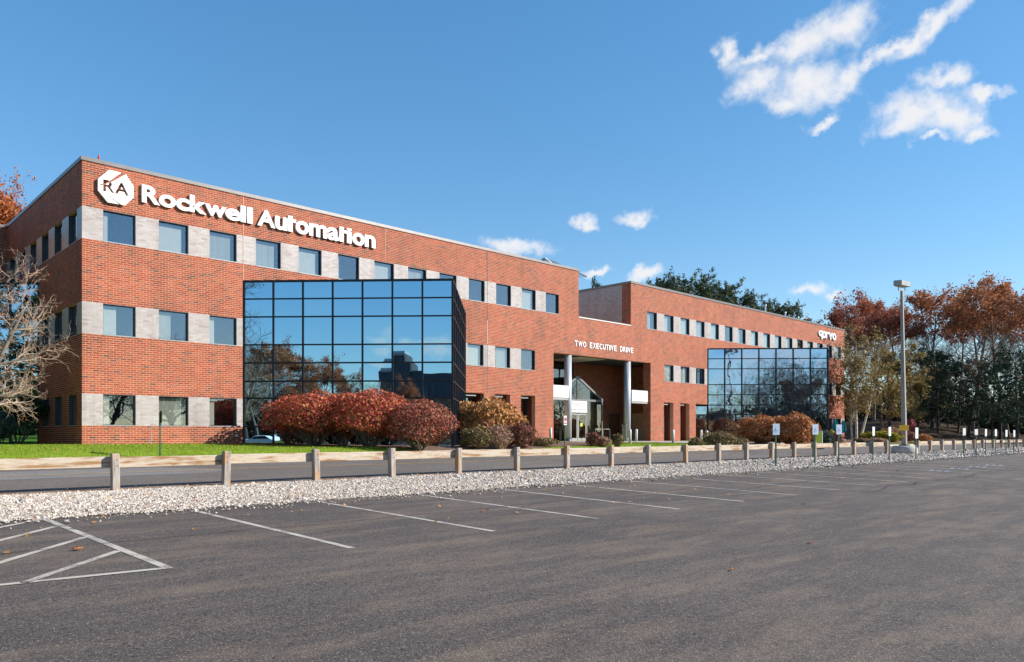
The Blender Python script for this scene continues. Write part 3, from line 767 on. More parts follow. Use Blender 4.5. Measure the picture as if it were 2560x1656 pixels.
# wall beside the roof dip, facing left: red return, then recessed pale brick
gr, _ = lay(V0 + .006, V0 + .86, [], [], zmin=10.10, off=V0)
brick_boxes('brick_courses', gr, (U2, 0, 0), (0, 1, 0), (-1, 0, 0), M_BRICK, B, 7)
_, gw = lay(V0 + .86, V0 + 16, [], [(0, 99, 0, 99)], zmin=10.10, off=V0)
brick_boxes('white_brick_courses', gw, (U2 + .06, 0, 0), (0, 1, 0), (-1, 0, 0), M_WBRICK, B, 8)
MB().box(U2, U2 + .34, V0 + .345, V0 + .86, 10.1, 13.5).build('wall', M_MORTAR, B)
MB().box(U2 + .06, U2 + .34, V0 + .862, V0 + 16, 9.6, 13.5).build('window_band', M_WMORTAR, B)
# right end wall, back walls and roofs
er, _ = lay(V0 + .006, V0 + 24, [], [], off=V0)
brick_boxes('brick_courses', er, (U3, 0, 0), (0, 1, 0), (1, 0, 0), M_BRICK, B, 9)
MB().box(U3 - .34, U3, V0 + .345, V0 + 24, .5, 13.5).build('wall', M_MORTAR, B)
MB().box(LW0, U3 - .35, V0 + 24, V0 + 24.3, .5, 13.5).build('wall', M_MORTAR, B)
MB().box(U1 - .34, U1, V0 + .345, V0 + 16, 9.6, 13.5).build('wall', M_MORTAR, B)
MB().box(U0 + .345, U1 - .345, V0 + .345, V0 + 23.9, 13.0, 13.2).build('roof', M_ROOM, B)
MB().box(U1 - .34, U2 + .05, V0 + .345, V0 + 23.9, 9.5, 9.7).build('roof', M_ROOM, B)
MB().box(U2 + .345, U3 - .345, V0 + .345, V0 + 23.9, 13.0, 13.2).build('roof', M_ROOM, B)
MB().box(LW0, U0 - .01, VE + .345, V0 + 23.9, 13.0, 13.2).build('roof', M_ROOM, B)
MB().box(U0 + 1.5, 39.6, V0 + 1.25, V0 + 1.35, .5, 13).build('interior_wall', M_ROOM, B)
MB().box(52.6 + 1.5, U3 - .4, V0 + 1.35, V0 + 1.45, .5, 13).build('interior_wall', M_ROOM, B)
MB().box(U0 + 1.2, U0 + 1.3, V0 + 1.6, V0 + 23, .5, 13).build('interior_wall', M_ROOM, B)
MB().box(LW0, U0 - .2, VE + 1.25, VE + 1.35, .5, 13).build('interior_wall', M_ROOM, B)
# floor slabs behind the windows
fl = MB()
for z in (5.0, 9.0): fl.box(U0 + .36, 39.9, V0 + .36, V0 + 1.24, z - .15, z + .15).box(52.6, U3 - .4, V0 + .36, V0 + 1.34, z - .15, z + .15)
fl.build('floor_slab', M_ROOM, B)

cp = MB()
def cap(x0, x1, y0, y1, z=13.5): cp.box(x0, x1, y0, y1, z, z + .165)
cap(U0 - .045, U1 + .03, V0 - .045, V0 + .38); cap(U2 - .045, U3 + .045, V0 - .045, V0 + .38)
cap(U0 - .045, U0 + .38, V0 + .381, VE + .3); cap(LW0, U0 - .046, VE - .045, VE + .38)
cap(U2 - .03, U2 + .36, V0 + .381, V0 + 16); cap(U1 - .36, U1 + .03, V0 + .381, V0 + 16); cap(U3 - .38, U3 + .045, V0 + .381, V0 + 24)
cp.build('coping', M_COPING, B)
MB().box(U1, U2, V0 - .03, V0 + .38, 10.10, 10.18).build('coping', M_CEIL, B)

# control joints
for (x, z0, z1, m) in [(17.05, 9.2, 13.48, M_MORTAR), (25.75, 11.6, 13.48, M_MORTAR), (33.85, 4.2, 7.4, M_COPING), (33.85, 7.45, 9.0, M_CEIL), (33.85, 9.0, 13.48, M_FRAME),
                       (12.55, 1.0, 1.9, M_WMORTAR), (57.2, 11.7, 13.4, M_MORTAR)]:
    MB().box(x - .012, x + .012, V0 - .016, V0, z0, z1).build('control_joint', m, B)

# windows
def blinds(mb, x0, x1, z0, z1, y, cover, style, axis='x', r_=None):
    """vertical slat blind drawn over part of the window, from the left"""
    w = (x1 - x0) * cover
    n = max(1, int(w / .088)); dx = w / n
    for i in range(n):
        c = x0 + dx * (i + .5); t = r_.uniform(.25, .45) if style else .06
        hw = dx * .52
        zt = z1 - .02; zb = z0 + r_.uniform(.0, .03)
        if axis == 'x': a, b = Vector((c - hw, y + hw * t, 0)), Vector((c + hw, y - hw * t, 0))
        else: a, b = Vector((y - hw * t, c - hw, 0)), Vector((y + hw * t, c + hw, 0))
        mb.quad((a.x, a.y, zb), (b.x, b.y, zb), (b.x, b.y, zt), (a.x, a.y, zt))
COVER3 = [.16, .85, .85, .82, .88, .12, .95, .9, .1, .1, .12, .95, .15]
COVER2 = [.44, .45, .22, .97, .97, .1]
COVER1 = [.22, .9, .22]
def window(u0, u1, z0, z1, cover, style, rw, dark=False):
    y = V0 + .15
    w = MB().box(u0, u0 + .045, y - .03, y + .05, z0, z1).box(u1 - .045, u1, y - .03, y + .05, z0, z1).box(u0 + .045, u1 - .045, y - .03, y + .05, z1 - .055, z1).box(u0 + .045, u1 - .045, y - .03, y + .05, z0, z0 + .045).build('window', M_FRAME, B)
    MB().box(u0 + .045, u1 - .045, y + .0, y + .012, z0 + .045, z1 - .055).build('pane', M_GLASS, w)
    MB().box(u0, u1, V0 - .02, y - .032, z0 - .015, z0 + .025).build('sill', M_SILL, w)
    MB().box(u1 - .03, u1 - .002, V0 + .004, y - .031, z0 + .03, z1).box(u0 + .002, u1 - .031, V0 + .004, y - .031, z1 - .03, z1 - .002).build('reveal_shade_trim', M_FRAME, w)  # dark frame colour on right and head reveals also stands in for their shade
    mb = MB(); blinds(mb, u0 + .05, u1 - .05, z0 + .05, z1 - .06, y + .10, cover, style, 'x', rw)
    mb.build('blind', M_BLIND, w)
rw = random.Random(4)
for i, x in enumerate(W3L): window(x, x + WW, *Z3, COVER3[i], i in (2, 3, 7), rw)
for i, x in enumerate(W3R): window(x, x + WW, *Z3, rw.choice([.95, .6, .5, .1, .12, .95]) if i > 2 else (.55, .6, .95)[i], i % 3 == 0, rw)
for i, x in enumerate(W3L[:3] + [32.13, 34.57, 37.0]): window(x, x + WW, *Z2, COVER2[i], i in (1, 4), rw)
for x in W3R[1:4] + W3R[14:]: window(x, x + WW, *Z2, .95 if x < 57 else .1, False, rw)
for i, x in enumerate(W3L[:3] + W3R[14:]): window(x, x + WW, *Z1, (COVER1 + [.1, .1])[i], i == 1, rw)
def side_window(v0, v1, z0, z1, x=U0):
    y = x + .15
    w = MB().box(y - .03, y + .05, v0, v0 + .045, z0, z1).box(y - .03, y + .05, v1 - .045, v1, z0, z1).box(y - .03, y + .05, v0 + .045, v1 - .045, z1 - .055, z1).box(y - .03, y + .05, v0 + .045, v1 - .045, z0, z0 + .045).build('window', M_FRAME, B)
    MB().box(y, y + .012, v0 + .045, v1 - .045, z0 + .045, z1 - .055).build('pane', M_GLASS, w)
    MB().box(x - .02, y - .032, v0, v1, z0 - .015, z0 + .025).build('sill', M_SILL, w)
    MB().box(x + .004, y - .031, v1 - .03, v1 - .002, z0 + .03, z1).build('reveal_shade_trim', M_FRAME, w)  # dark strip on the far reveal: frame colour, with its shade painted in
for (a, b, c, d) in lwins: side_window(a, b, c, d)
def wing_window(u0, u1, z0, z1):
    y = VE + .15
    w = MB().box(u0, u0 + .045, y - .03, y + .05, z0, z1).box(u1 - .045, u1, y - .03, y + .05, z0, z1).box(u0 + .045, u1 - .045, y - .03, y + .05, z1 - .055, z1).build('window', M_FRAME, B)
    MB().box(u0 + .045, u1 - .045, y, y + .012, z0, z1 - .055).build('pane', M_GLASS, w)
for (a, b, c, d) in wop[:-1]:
    if a > -14: wing_window(a, b, c, d)

# mirrored glass bays: triangular in plan, the front parallel to one diagonal
ROWS = [9.27, 8.33, 7.43, 6.03, 5.12, 4.20, 3.35, 1.93, 0.95]
rp = random.Random(9)
def glass_wall(bay, p0, p1, rows, ncol, gm, out, first_rows=None, tilt=.0014):
    p0 = Vector(p0); p1 = Vector(p1); d = (p1 - p0) / ncol; dn = d.normalized(); out = Vector(out)
    for c in range(ncol):
        for r_ in range(len(rows) - 1):
            if first_rows is not None and c in first_rows and r_ < first_rows[c]: continue
            z1, z0 = rows[r_] - .04, rows[r_ + 1] + .04
            cen = p0 + d * (c + .5); cen.z = (z0 + z1) / 2
            tx, tz = rp.gauss(0, tilt), rp.gauss(0, tilt)
            ax = dn * (d.length / 2 - .035) + out * tx; az = Vector((0, 0, (z1 - z0) / 2)) + out * tz
            MB().obox(cen - out * .012, ax, out * .008, az).build('pane', gm, bay)
def mullions(bay, p0, p1, rows, ncol, out, w=.08, skip=None):
    p0 = Vector((*p0[:2], 0)); p1 = Vector((*p1[:2], 0)); d = (p1 - p0) / ncol; dn = d.normalized(); out = Vector(out)
    for c in range(ncol + 1):
        ww = w if 0 < c < ncol else w * 1.25
        top = rows[0] if not (skip and c in skip) else rows[skip[c]]
        cen = p0 + d * c; cen.z = (top + rows[-1]) / 2
        MB().obox(cen + out * .004, dn * ww / 2, out * .045, (0, 0, (top - rows[-1]) / 2)).build('mullion', M_MULLION, bay)
    for i, z in enumerate(rows):
        h = .065 if i else .11
        a = 0
        if skip and i < max(skip.values()): a = max(k for k in skip) + 1
        q0 = p0 + d * a; cen = (q0 + p1) / 2; cen.z = z - (h / 2 if i == 0 else 0)
        MB().obox(cen, (p1 - q0) / 2 - dn * (w * .63), out * .04, (0, 0, h / 2)).build('transom', M_MULLION, bay)
N1 = (-.70711, -.70711, 0); N2 = (.70711, -.70711, 0)
def bay_at(u0, gm, label, zadd=0.0, left_ext=False):
    rows = [z + zadd for z in ROWS[:-1]] + [zbase(u0) - .2]
    bay = MB().prism([(u0, V0, rows[0] - .06), (u0 + BAY, V0 - BAY, rows[0] - .06), (u0 + 2 * BAY, V0, rows[0] - .06)], (0, 0, .03)).build('glass_bay', M_MULLION, B)
    bay['label'] = label
    p0, p1, p2 = (u0, V0, 0), (u0 + BAY, V0 - BAY, 0), (u0 + 2 * BAY, V0, 0)
    glass_wall(bay, p0, p1, rows, 7, gm, N1); mullions(bay, p0, p1, rows, 7, N1, .11 if left_ext else .085)
    glass_wall(bay, p1, p2, rows, 7, gm, N2); mullions(bay, p1, p2, rows, 7, N2)
    # dark core so that nothing shows through the joints
    MB().prism([(u0 + .2, V0 + .3, rows[-1]), (u0 + BAY, V0 - BAY + .14, rows[-1]), (u0 + 2 * BAY - .2, V0 + .3, rows[-1])], (0, 0, rows[0] - rows[-1] - .1)).build('dark_core', M_MULLION, bay)
    if left_ext:
        e = Vector((1, -1, 0)).normalized() * 1.5
        q0 = (u0 - e.x * 2, V0 - e.y * 2, 0)
        glass_wall(bay, q0, p0, rows[5:], 2, gm, N1); mullions(bay, q0, p0, rows[5:], 2, N1)
    return bay
bay_at(BAYS[0][0], M_BAY, 'larger mirrored glass bay behind the red bushes')
bay_at(BAYS[1][0], M_BAY2, 'far mirrored glass bay reflecting bare trees', -.06, True)
# corner bay at the left, across the re-entrant corner
cb = MB().prism([(U0, VC, 9.2), (U0, VE, 9.2), (U0 - BAY, VE, 9.2)], (0, 0, .03)).build('glass_bay', M_MULLION, B)
cb['label'] = 'shaded mirrored glass bay in the left corner'
glass_wall(cb, (U0, VC, 0), (U0 - BAY, VE, 0), ROWS, 7, M_BAY, N1); mullions(cb, (U0, VC, 0), (U0 - BAY, VE, 0), ROWS, 7, N1)

# arcade behind the ground floor slits
ar = MB()
for (a, b) in slits[:3]: ar.box(b, b + .04, V0 + .345, V0 + .75, .8, 4.2)
for (a, b) in slits[3:5]: ar.box(b, b + .04, V0 + .345, V0 + .75, .8, 4.2)
ar.build('pier_return', M_BRICK, B)
for (a, b) in slits[:5]:
    w = MB().box(a, a + .06, V0 + .75, V0 + .83, .9, 4.0).box(b - .06, b, V0 + .75, V0 + .83, .9, 4.0).box(a + .06, b - .06, V0 + .75, V0 + .83, 3.9, 4.0).build('window', M_FRAME, B)
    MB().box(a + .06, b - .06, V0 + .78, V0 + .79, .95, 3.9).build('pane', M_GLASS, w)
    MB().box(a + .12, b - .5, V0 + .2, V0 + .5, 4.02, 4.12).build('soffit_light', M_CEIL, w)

# entrance: recess, storefront, vestibule, columns
E0, E1 = ENT; VB = V0 + 4.6
br, _ = lay(47.8, 54.5, [], [], zmax=7.4, off=0)
brick_boxes('brick_courses', br, (0, VB, 0), (1, 0, 0), (0, -1, 0), M_BRICK, B, 10)
MB().box(47.8, 54.6, VB, VB + .3, .6, 7.4).build('wall', M_MORTAR, B)
rr, _ = lay(V0 + .006, V0 + .72, [], [], zmax=7.35, off=V0)
brick_boxes('brick_courses', rr, (E1, 0, 0), (0, 1, 0), (-1, 0, 0), M_BRICK, B, 12)
MB().box(E1, E1 + .3, V0 + .345, V0 + .72, .6, 7.35).build('wall', M_MORTAR, B)
MB().box(E0 - .3, E0, V0 + .345, VB, .6, 7.35).build('wall', M_MORTAR, B)
MB().box(54.3, 54.6, V0 + .8, VB, .6, 7.35).build('wall', M_MORTAR, B)
rr, _ = lay(V0 + .73, VB, [(37.6, 39.4, 0, 3.3)], [], zmax=7.35, off=V0)
brick_boxes('brick_courses', rr, (54.3, 0, 0), (0, 1, 0), (-1, 0, 0), M_BRICK, B, 13)
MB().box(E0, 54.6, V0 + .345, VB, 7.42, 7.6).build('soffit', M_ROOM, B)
MB().box(44.5, 47.5, V0 + 1.0, VB - .3, 7.38, 7.415).build('soffit_panel', M_CEIL, B)
sf = MB()
for x in (E0 + .05, 41.6, 43.1, 44.6, 46.1, 47.75): sf.box(x - .04, x + .04, VB - .1, VB, .9, 7.42)
for z in (1.0, 3.4, 4.4, 5.9, 7.1): sf.box(E0 + .09, 47.7, VB - .09, VB - .01, z - .05, z + .05)
st = sf.build('storefront', M_MULLION, B)
xs = (E0 + .05, 41.6, 43.1, 44.6, 46.1, 47.75); zs = (1.0, 3.4, 4.4, 5.9, 7.1)
for i in range(5):
    for j in range(4): MB().box(xs[i] + .04, xs[i + 1] - .04, VB - .055, VB - .045, zs[j] + .05, zs[j + 1] - .05).build('pane', M_ENTGLASS, st)
# lobby seen through the glass: floor, back wall with pale panels, round steel column
MB().box(E0, 48, VB + 4, VB + 4.1, .9, 7.4).build('lobby_wall', M_CEIL, B)
MB().box(E0, 48, VB, VB + 4, 3.9, 4.15).box(E0, 48, VB, VB + 4, .9, .98).build('floor_slab', M_ROOM, B)
MB().tube([(42.4, VB + 1.2, .98), (42.4, VB + 1.2, 7.4)], [.35, .35], 20).build('lobby_column', M_STEEL, B, smooth=True)
# vestibule with a glass gable roof
VV = V0 + 2.0; X0, X1, XM = 42.4, 48.3, 45.3; ZE, ZP = 4.25, 6.0; zf_ = 1.0
ve = MB()
for x in (X0, 44.2, 46.4, X1): ve.box(x - .05, x + .05, VV - .05, VV + .05, zf_, ZE)
ve.box(X0 - .08, X1 + .08, VV - .06, VV + .06, ZE - .14, ZE + .02)
ve.bar((X0 - .1, VV, ZE), (XM, VV, ZP), .09, .16).bar((XM, VV, ZP), (X1 + .1, VV, ZE), .09, .16)
ve.bar((X0 - .1, VB - .1, ZE), (XM, VB - .1, ZP), .09, .12).bar((XM, VB - .1, ZP), (X1 + .1, VB - .1, ZE), .09, .12)
ve.bar((XM, VV, ZP), (XM, VB - .1, ZP), .09).bar((X1, VV, ZE - .06), (X1, VB - .1, ZE - .06), .09).bar((X0, VV, ZE - .06), (X0, VB - .1, ZE - .06), .09)
ve.bar((XM, VV, ZE), (XM, VV, ZP), .06)
vest = ve.build('vestibule', M_VEST, B)
MB().quad((X1, VV, ZE + .02), (X1, VB, ZE + .02), (XM, VB, ZP), (XM, VV, ZP)).build('roof_pane', M_BAY, vest)
MB().quad((X0, VV, ZE + .02), (X0, VB, ZE + .02), (XM, VB, ZP), (XM, VV, ZP)).build('roof_pane', M_BAY, vest)
MB().prism([(X0 + .1, VV + .02, ZE), (XM - .05, VV + .02, ZP - .08), (XM - .05, VV + .02, ZE)], (0, .01, 0)).build('gable_pane', M_ENTGLASS, vest)
MB().prism([(XM + .05, VV + .02, ZE), (XM + .05, VV + .02, ZP - .08), (X1 - .1, VV + .02, ZE)], (0, .01, 0)).build('gable_pane', M_ENTGLASS, vest)
for a, b in ((X0 + .05, 44.15), (46.45, X1 - .05)): MB().box(a, b, VV, VV + .012, zf_ + .05, ZE - .15).build('side_pane', M_ENTGLASS, vest)
MB().box(X1 - .006, X1 + .006, VV + .06, VB - .1, zf_, ZE - .12).build('side_pane', M_ENTGLASS, vest)
for a, b in ((44.26, 45.27), (45.33, 46.34)):
    dr = MB().box(a, a + .1, VV - .03, VV + .03, zf_ + .02, 3.15).box(b - .1, b, VV - .03, VV + .03, zf_ + .02, 3.15).box(a + .1, b - .1, VV - .03, VV + .03, 3.05, 3.15).box(a + .1, b - .1, VV - .03, VV + .03, zf_ + .02, zf_ + .25).build('door', M_SILL, B)
    MB().box(a + .1, b - .1, VV - .006, VV + .006, zf_ + .25, 3.05).build('pane', M_ENTGLASS, dr)
    hx = b - .16 if a < 45 else a + .16
    MB().tube([(hx, VV - .07, zf_ + .8), (hx, VV - .07, zf_ + 1.35)], [.016, .016], 8).build('handle', M_STEEL, dr)
MB().box(45.62, 45.9, VV - .012, VV - .007, 2.15, 2.42).build('door_notice', M_LIME, B)
for px in (42.22, 49.38):
    MB().tube([(px, V0 + .32, .8), (px, V0 + .32, 7.42)], [.275, .275], 28).build('column', M_COLUMN, B, smooth=True)
    MB().tube([(px, V0 + .32, .8), (px, V0 + .32, 1.25)], [.283, .283], 28).build('column_base', M_FRAME if px < 45 else M_COLUMN, B, smooth=True)
for a, b in ((E0 + .02, 42.02), (49.66, 51.8)):
    MB().box(a, b, V0 + .06, V0 + .5, 4.17, 5.06).build('fascia_panel', M_PANEL, B, bevel=.01)
    MB().box(a, b, V0 + .1, V0 + .46, 4.02, 4.165).build('panel_underside', M_SILL, B)
w = MB().box(52.6, 52.66, VB - .07, VB - .005, .9, 3.3).box(53.9, 53.96, VB - .07, VB - .005, .9, 3.3).box(52.66, 53.9, VB - .07, VB - .005, 3.2, 3.3).build('side_door', M_FRAME, B)
MB().box(52.66, 53.9, VB - .04, VB - .03, .95, 3.2).build('pane', M_GLASS, w)
# skylight on the roof and small vents
sk = MB(); c = at(1362, 646, 58)
for s in (-1, 1): sk.bar((c.x - 2.3 * .6, c.y + 3 * s, 13.3), (c.x, c.y, c.z), .12).bar((c.x + 2.3 * .6, c.y + 3 * s, 13.3), (c.x, c.y, c.z), .12)
skl = sk.build('skylight', M_PANEL, B)
MB().quad((c.x - 1.3, c.y - 2.8, 13.25), (c.x + 1.3, c.y - 2.8, 13.25), (c.x, c.y, c.z - .05), (c.x, c.y, c.z - .051)).quad((c.x - 1.3, c.y - 2.8, 13.25), (c.x - 1.3, c.y + 2.8, 13.25), (c.x, c.y, c.z - .05), (c.x, c.y, c.z - .051)).build('pane', M_ENTGLASS, skl)
for (px_, py_, d_) in ((1913, 765, 80), (1963, 783, 84), (1995, 795, 86)):
    c = at(px_, py_, d_); MB().tube([(c.x, c.y, 13.1), (c.x, c.y, c.z)], [.09, .09], 10).tube([(c.x, c.y, c.z), (c.x, c.y, c.z + .12)], [.15, .12], 10).build('roof_vent', M_PLATEBACK, B)
c = Vector((10.35, V0 + .12, 13.66))
bc = MB().tube([(c.x, c.y, c.z), (c.x, c.y, c.z + .11)], [.035, .03], 8).tube([(c.x, c.y, c.z + .1), (c.x, c.y, c.z + .2), (c.x, c.y, c.z + .26)], [.045, .05, .02], 8).build('roof_beacon', M_SIGNRED, B)
MB().box(16.62, 16.72, V0 - .1, V0 - .011, 1.42, 1.52).build('wall_outlet', M_WHITE, B)

# ------------------------------------------------------------------ lettering
def text_mesh(ch, bold=0.0, extrude=.05, bev=0.0):
    cu = bpy.data.curves.new('glyph', 'FONT'); cu.body = ch; cu.size = 1; cu.extrude = extrude; cu.offset = bold; cu.resolution_u = 5
    o = bpy.data.objects.new('glyph', cu); COL.objects.link(o)
    dg = bpy.context.evaluated_depsgraph_get(); dg.update()
    me = bpy.data.meshes.new_from_object(o.evaluated_get(dg)); bpy.data.objects.remove(o); return me
def letter_at(name, ch, u0, u1, z0, z1, y, depth, m, parent, bold=.02):
    me = text_mesh(ch, bold, .5); n = len(me.vertices); co = np.empty(n * 3, np.float32); me.vertices.foreach_get('co', co); co = co.reshape(-1, 3)
    a, b = co.min(0), co.max(0); o = world_origin(parent)
    X = u0 + (co[:, 0] - a[0]) / (b[0] - a[0]) * (u1 - u0); Z = z0 + (co[:, 1] - a[1]) / (b[1] - a[1]) * (z1 - z0)
    Y = y + depth / 2 - co[:, 2] * depth
    me.vertices.foreach_set('co', np.stack([X - o.x, Y - o.y, Z - o.z], 1).astype(np.float32).ravel()); me.update()
    me.materials.clear(); me.materials.append(m)
    return link(name, me, parent)
YL = V0 - .135
sg = thing('wall_sign', 'large white raised company lettering with octagon emblem along the brick parapet', 'sign', (10.2, V0, 11.8))
base, xh, cap_ = 12.15, 12.70, 12.955
word = [('R', 12.11, 12.91, base, cap_), ('o', 12.88, 13.65, base - .02, xh + .01), ('c', 13.67, 14.29, base - .02, xh + .01), ('k', 14.31, 15.12, base, cap_), ('w', 15.04, 16.13, base, xh),
        ('e', 16.08, 16.84, base - .02, xh + .01), ('l', 16.86, 17.13, base, cap_), ('l', 17.22, 17.50, base, cap_), ('A', 17.76, 18.74, base, cap_ + .03), ('u', 18.74, 19.42, base - .02, xh + .12),
        ('o', 19.92, 20.69, base - .02, xh + .13), ('m', 20.72, 21.80, base, xh + .13), ('a', 21.83, 22.55, base - .02, xh + .13),
        ('o', 23.44, 24.22, base - .02, xh + .13), ('n', 24.25, 24.97, base, xh + .13)]
for ch, a, b, z0, z1 in word: letter_at('letter', ch, a, b, z0, z1, YL, .11, M_WHITE, sg, .03)
for x in (19.48, 22.60):     # the two t's have a bar on the right side only
    MB().prism([(x, YL, base), (x + .25, YL, base), (x + .25, YL, xh - .04), (x + .45, YL, xh - .04), (x + .45, YL, xh + .12), (x + .25, YL, xh + .12), (x + .25, YL, cap_ + .01), (x, YL, cap_ + .01)], (0, .11, 0)).build('letter', M_WHITE, sg)
MB().box(23.09, 23.36, YL, YL + .11, base, xh + .1).build('letter', M_WHITE, sg); MB().box(23.09, 23.36, YL, YL + .11, xh + .16, cap_ + .02).build('letter_dot', M_WHITE, sg)
oct_ = [(10.70, 13.27), (11.37, 13.27), (11.73, 12.78), (11.73, 12.26), (11.36, 11.83), (10.64, 11.83), (10.24, 12.27), (10.24, 12.78)]
eo = MB().prism([(x, YL - .02, z) for x, z in oct_], (0, .12, 0)).build('emblem', M_WHITE, sg)
cut = MB()
cut.prism([(11.27, YL - .3, 13.33), (11.44, YL - .3, 13.27), (10.86, YL - .3, 12.80), (10.30, YL - .3, 12.47), (10.33, YL - .3, 12.55), (10.76, YL - .3, 12.83)], (0, .8, 0))
cut.prism([(10.30, YL - .3, 12.335), (10.36, YL - .3, 12.325), (11.30, YL - .3, 11.79), (11.22, YL - .3, 11.76)], (0, .8, 0))
cutters = [cut.build('cutter', M_WHITE)]
for ch, a, b in (('R', 10.45, 10.95), ('A', 10.92, 11.54)):
    tmp = bpy.data.objects.new('tmp', None); tmp.location = (0, 0, 0)
    cutters.append(letter_at('cutter', ch, a, b, 12.28, 12.81, V0 - .7, .9, M_WHITE, tmp, .03)); cutters[-1].parent = None; bpy.data.objects.remove(tmp)
for c_ in cutters:
    md = eo.modifiers.new('b', 'BOOLEAN'); md.operation = 'DIFFERENCE'; md.object = c_; md.solver = 'EXACT'
    c_.location -= Vector((0, 0, 0))
dg = bpy.context.evaluated_depsgraph_get(); dg.update()
me = bpy.data.meshes.new_from_object(eo.evaluated_get(dg)); eo.modifiers.clear(); eo.data = me
for c_ in cutters: bpy.data.objects.remove(c_)
sg2 = thing('wall_sign', 'smaller rounded white company name at the far right end of the parapet', 'sign', (83, V0, 12))
for ch, a, b, z0, z1 in [('q', 83.4, 84.42, 12.0, 12.92), ('o', 84.34, 85.2, 12.15, 12.92), ('r', 85.2, 85.98, 12.15, 12.92), ('v', 86.0, 86.95, 12.1, 12.92), ('o', 87.0, 87.92, 12.15, 12.92)]:
    letter_at('letter', ch, a, b, z0, z1, YL, .12, M_WHITE, sg2, .02)
sg3 = thing('wall_sign', 'small white address lettering on brick above the entrance columns', 'sign', (42.5, V0, 7.9))
def spread(word_, a, b, zf):
    ws = {'I': .35, 'W': 1.35, 'E': .92, 'T': .95}
    t = sum(ws.get(c, 1) for c in word_) + .28 * (len(word_) - 1); k = (b - a) / t; x = a
    for c in word_:
        w_ = ws.get(c, 1) * k; letter_at('letter', c, x, x + w_, 7.965, 8.375, V0 - .05, .05, M_WHITE, sg3, .008); x += w_ + .28 * k
spread('TWO', 42.56, 43.85, 0); spread('EXECUTIVE', 44.28, 47.52, 0); spread('DRIVE', 47.98, 49.68, 0)
sg4 = thing('entrance_sign', 'white square sign with thin grey letters above the entrance doors', 'sign', (45.3, VV, 3.3))
MB().box(44.28, 46.34, VV - .09, VV - .055, 3.22, 4.12).build('panel', M_PANEL, sg4)
for ch, a, b in (('T', 44.5, 44.82), ('W', 44.88, 45.34), ('O', 45.4, 45.76)): letter_at('letter', ch, a, b, 3.68, 3.98, VV - .093, .006, M_TEXTGREY, sg4, 0)
for i, (a, b) in enumerate(((44.5, 45.1), (45.2, 45.75), (45.82, 46.15))): MB().box(a, b, VV - .094, VV - .0905, 3.42, 3.47).build('small_text', M_TEXTGREY, sg4)

# ------------------------------------------------------------------ guard rail fences
POSTS = [-2.25, .4, 3.07, 5.76, 8.44, 11.10, 13.73, 16.41, 19.15, 21.83, 24.54, 27.10, 29.98, 32.82, 35.45, 38.10, 40.71, 43.24, 46.12, 48.82, 51.56, 54.22]
POSTS2 = [60.24, 62.90, 65.61, 68.57, 71.29, 73.98, 76.56, 79.79, 82.56, 85.21, 88.09, 90.76, 93.4, 96.1, 98.8]
rf = random.Random(21)
def fence(posts, label, rails):
    f = thing('guard_rail', label, 'fence', (posts[0], V_FENCE, zlot(V_FENCE)), 'timber guard rails beside the road')
    for x in posts:
        lean = rf.uniform(-.035, .035); ht = .89 + rf.uniform(-.02, .025); z0 = zlot(V_FENCE) - .15; w = .088
        y = V_FENCE - .06; ly = rf.uniform(-.012, .012)
        pts = []
        mb = MB().obox((x + lean / 2, y + ly / 2, z0 + (ht + .15) / 2), (w, rf.uniform(-.006, .006), 0), (rf.uniform(-.006, .006), w, 0), (lean / 2, ly / 2, (ht + .15) / 2))
        p = mb.build('post', M_POST, f, bevel=.012)
        MB().tube([(x, y - w - .012, z0 + ht), (x, y - w + .01, z0 + ht)], [.014, .014], 8).tube([(x + .01, y - w - .012, z0 + ht - .14), (x + .01, y - w + .01, z0 + ht - .14)], [.014, .014], 8).build('bolt', M_FRAME, p)
    for a, b in rails:
        z = zlot(V_FENCE); j0, j1 = rf.uniform(-.012, .012), rf.uniform(-.012, .012)
        c = Vector(((a + b) / 2, V_FENCE + .125, z + .675 + (j0 + j1) / 2))
        MB().obox(c, ((b - a) / 2 - .004, 0, (j1 - j0) / 2), (0, .09, 0), (0, 0, .127)).build('rail', M_RAIL, f, bevel=.012)
pp = [-4.9] + POSTS
fence(POSTS, 'long weathered timber guard rail on square posts between gravel and road', list(zip(pp, pp[1:])))
fence(POSTS2, 'far timber guard rail running on right of the concrete lamp base', list(zip(POSTS2, POSTS2[1:])) )

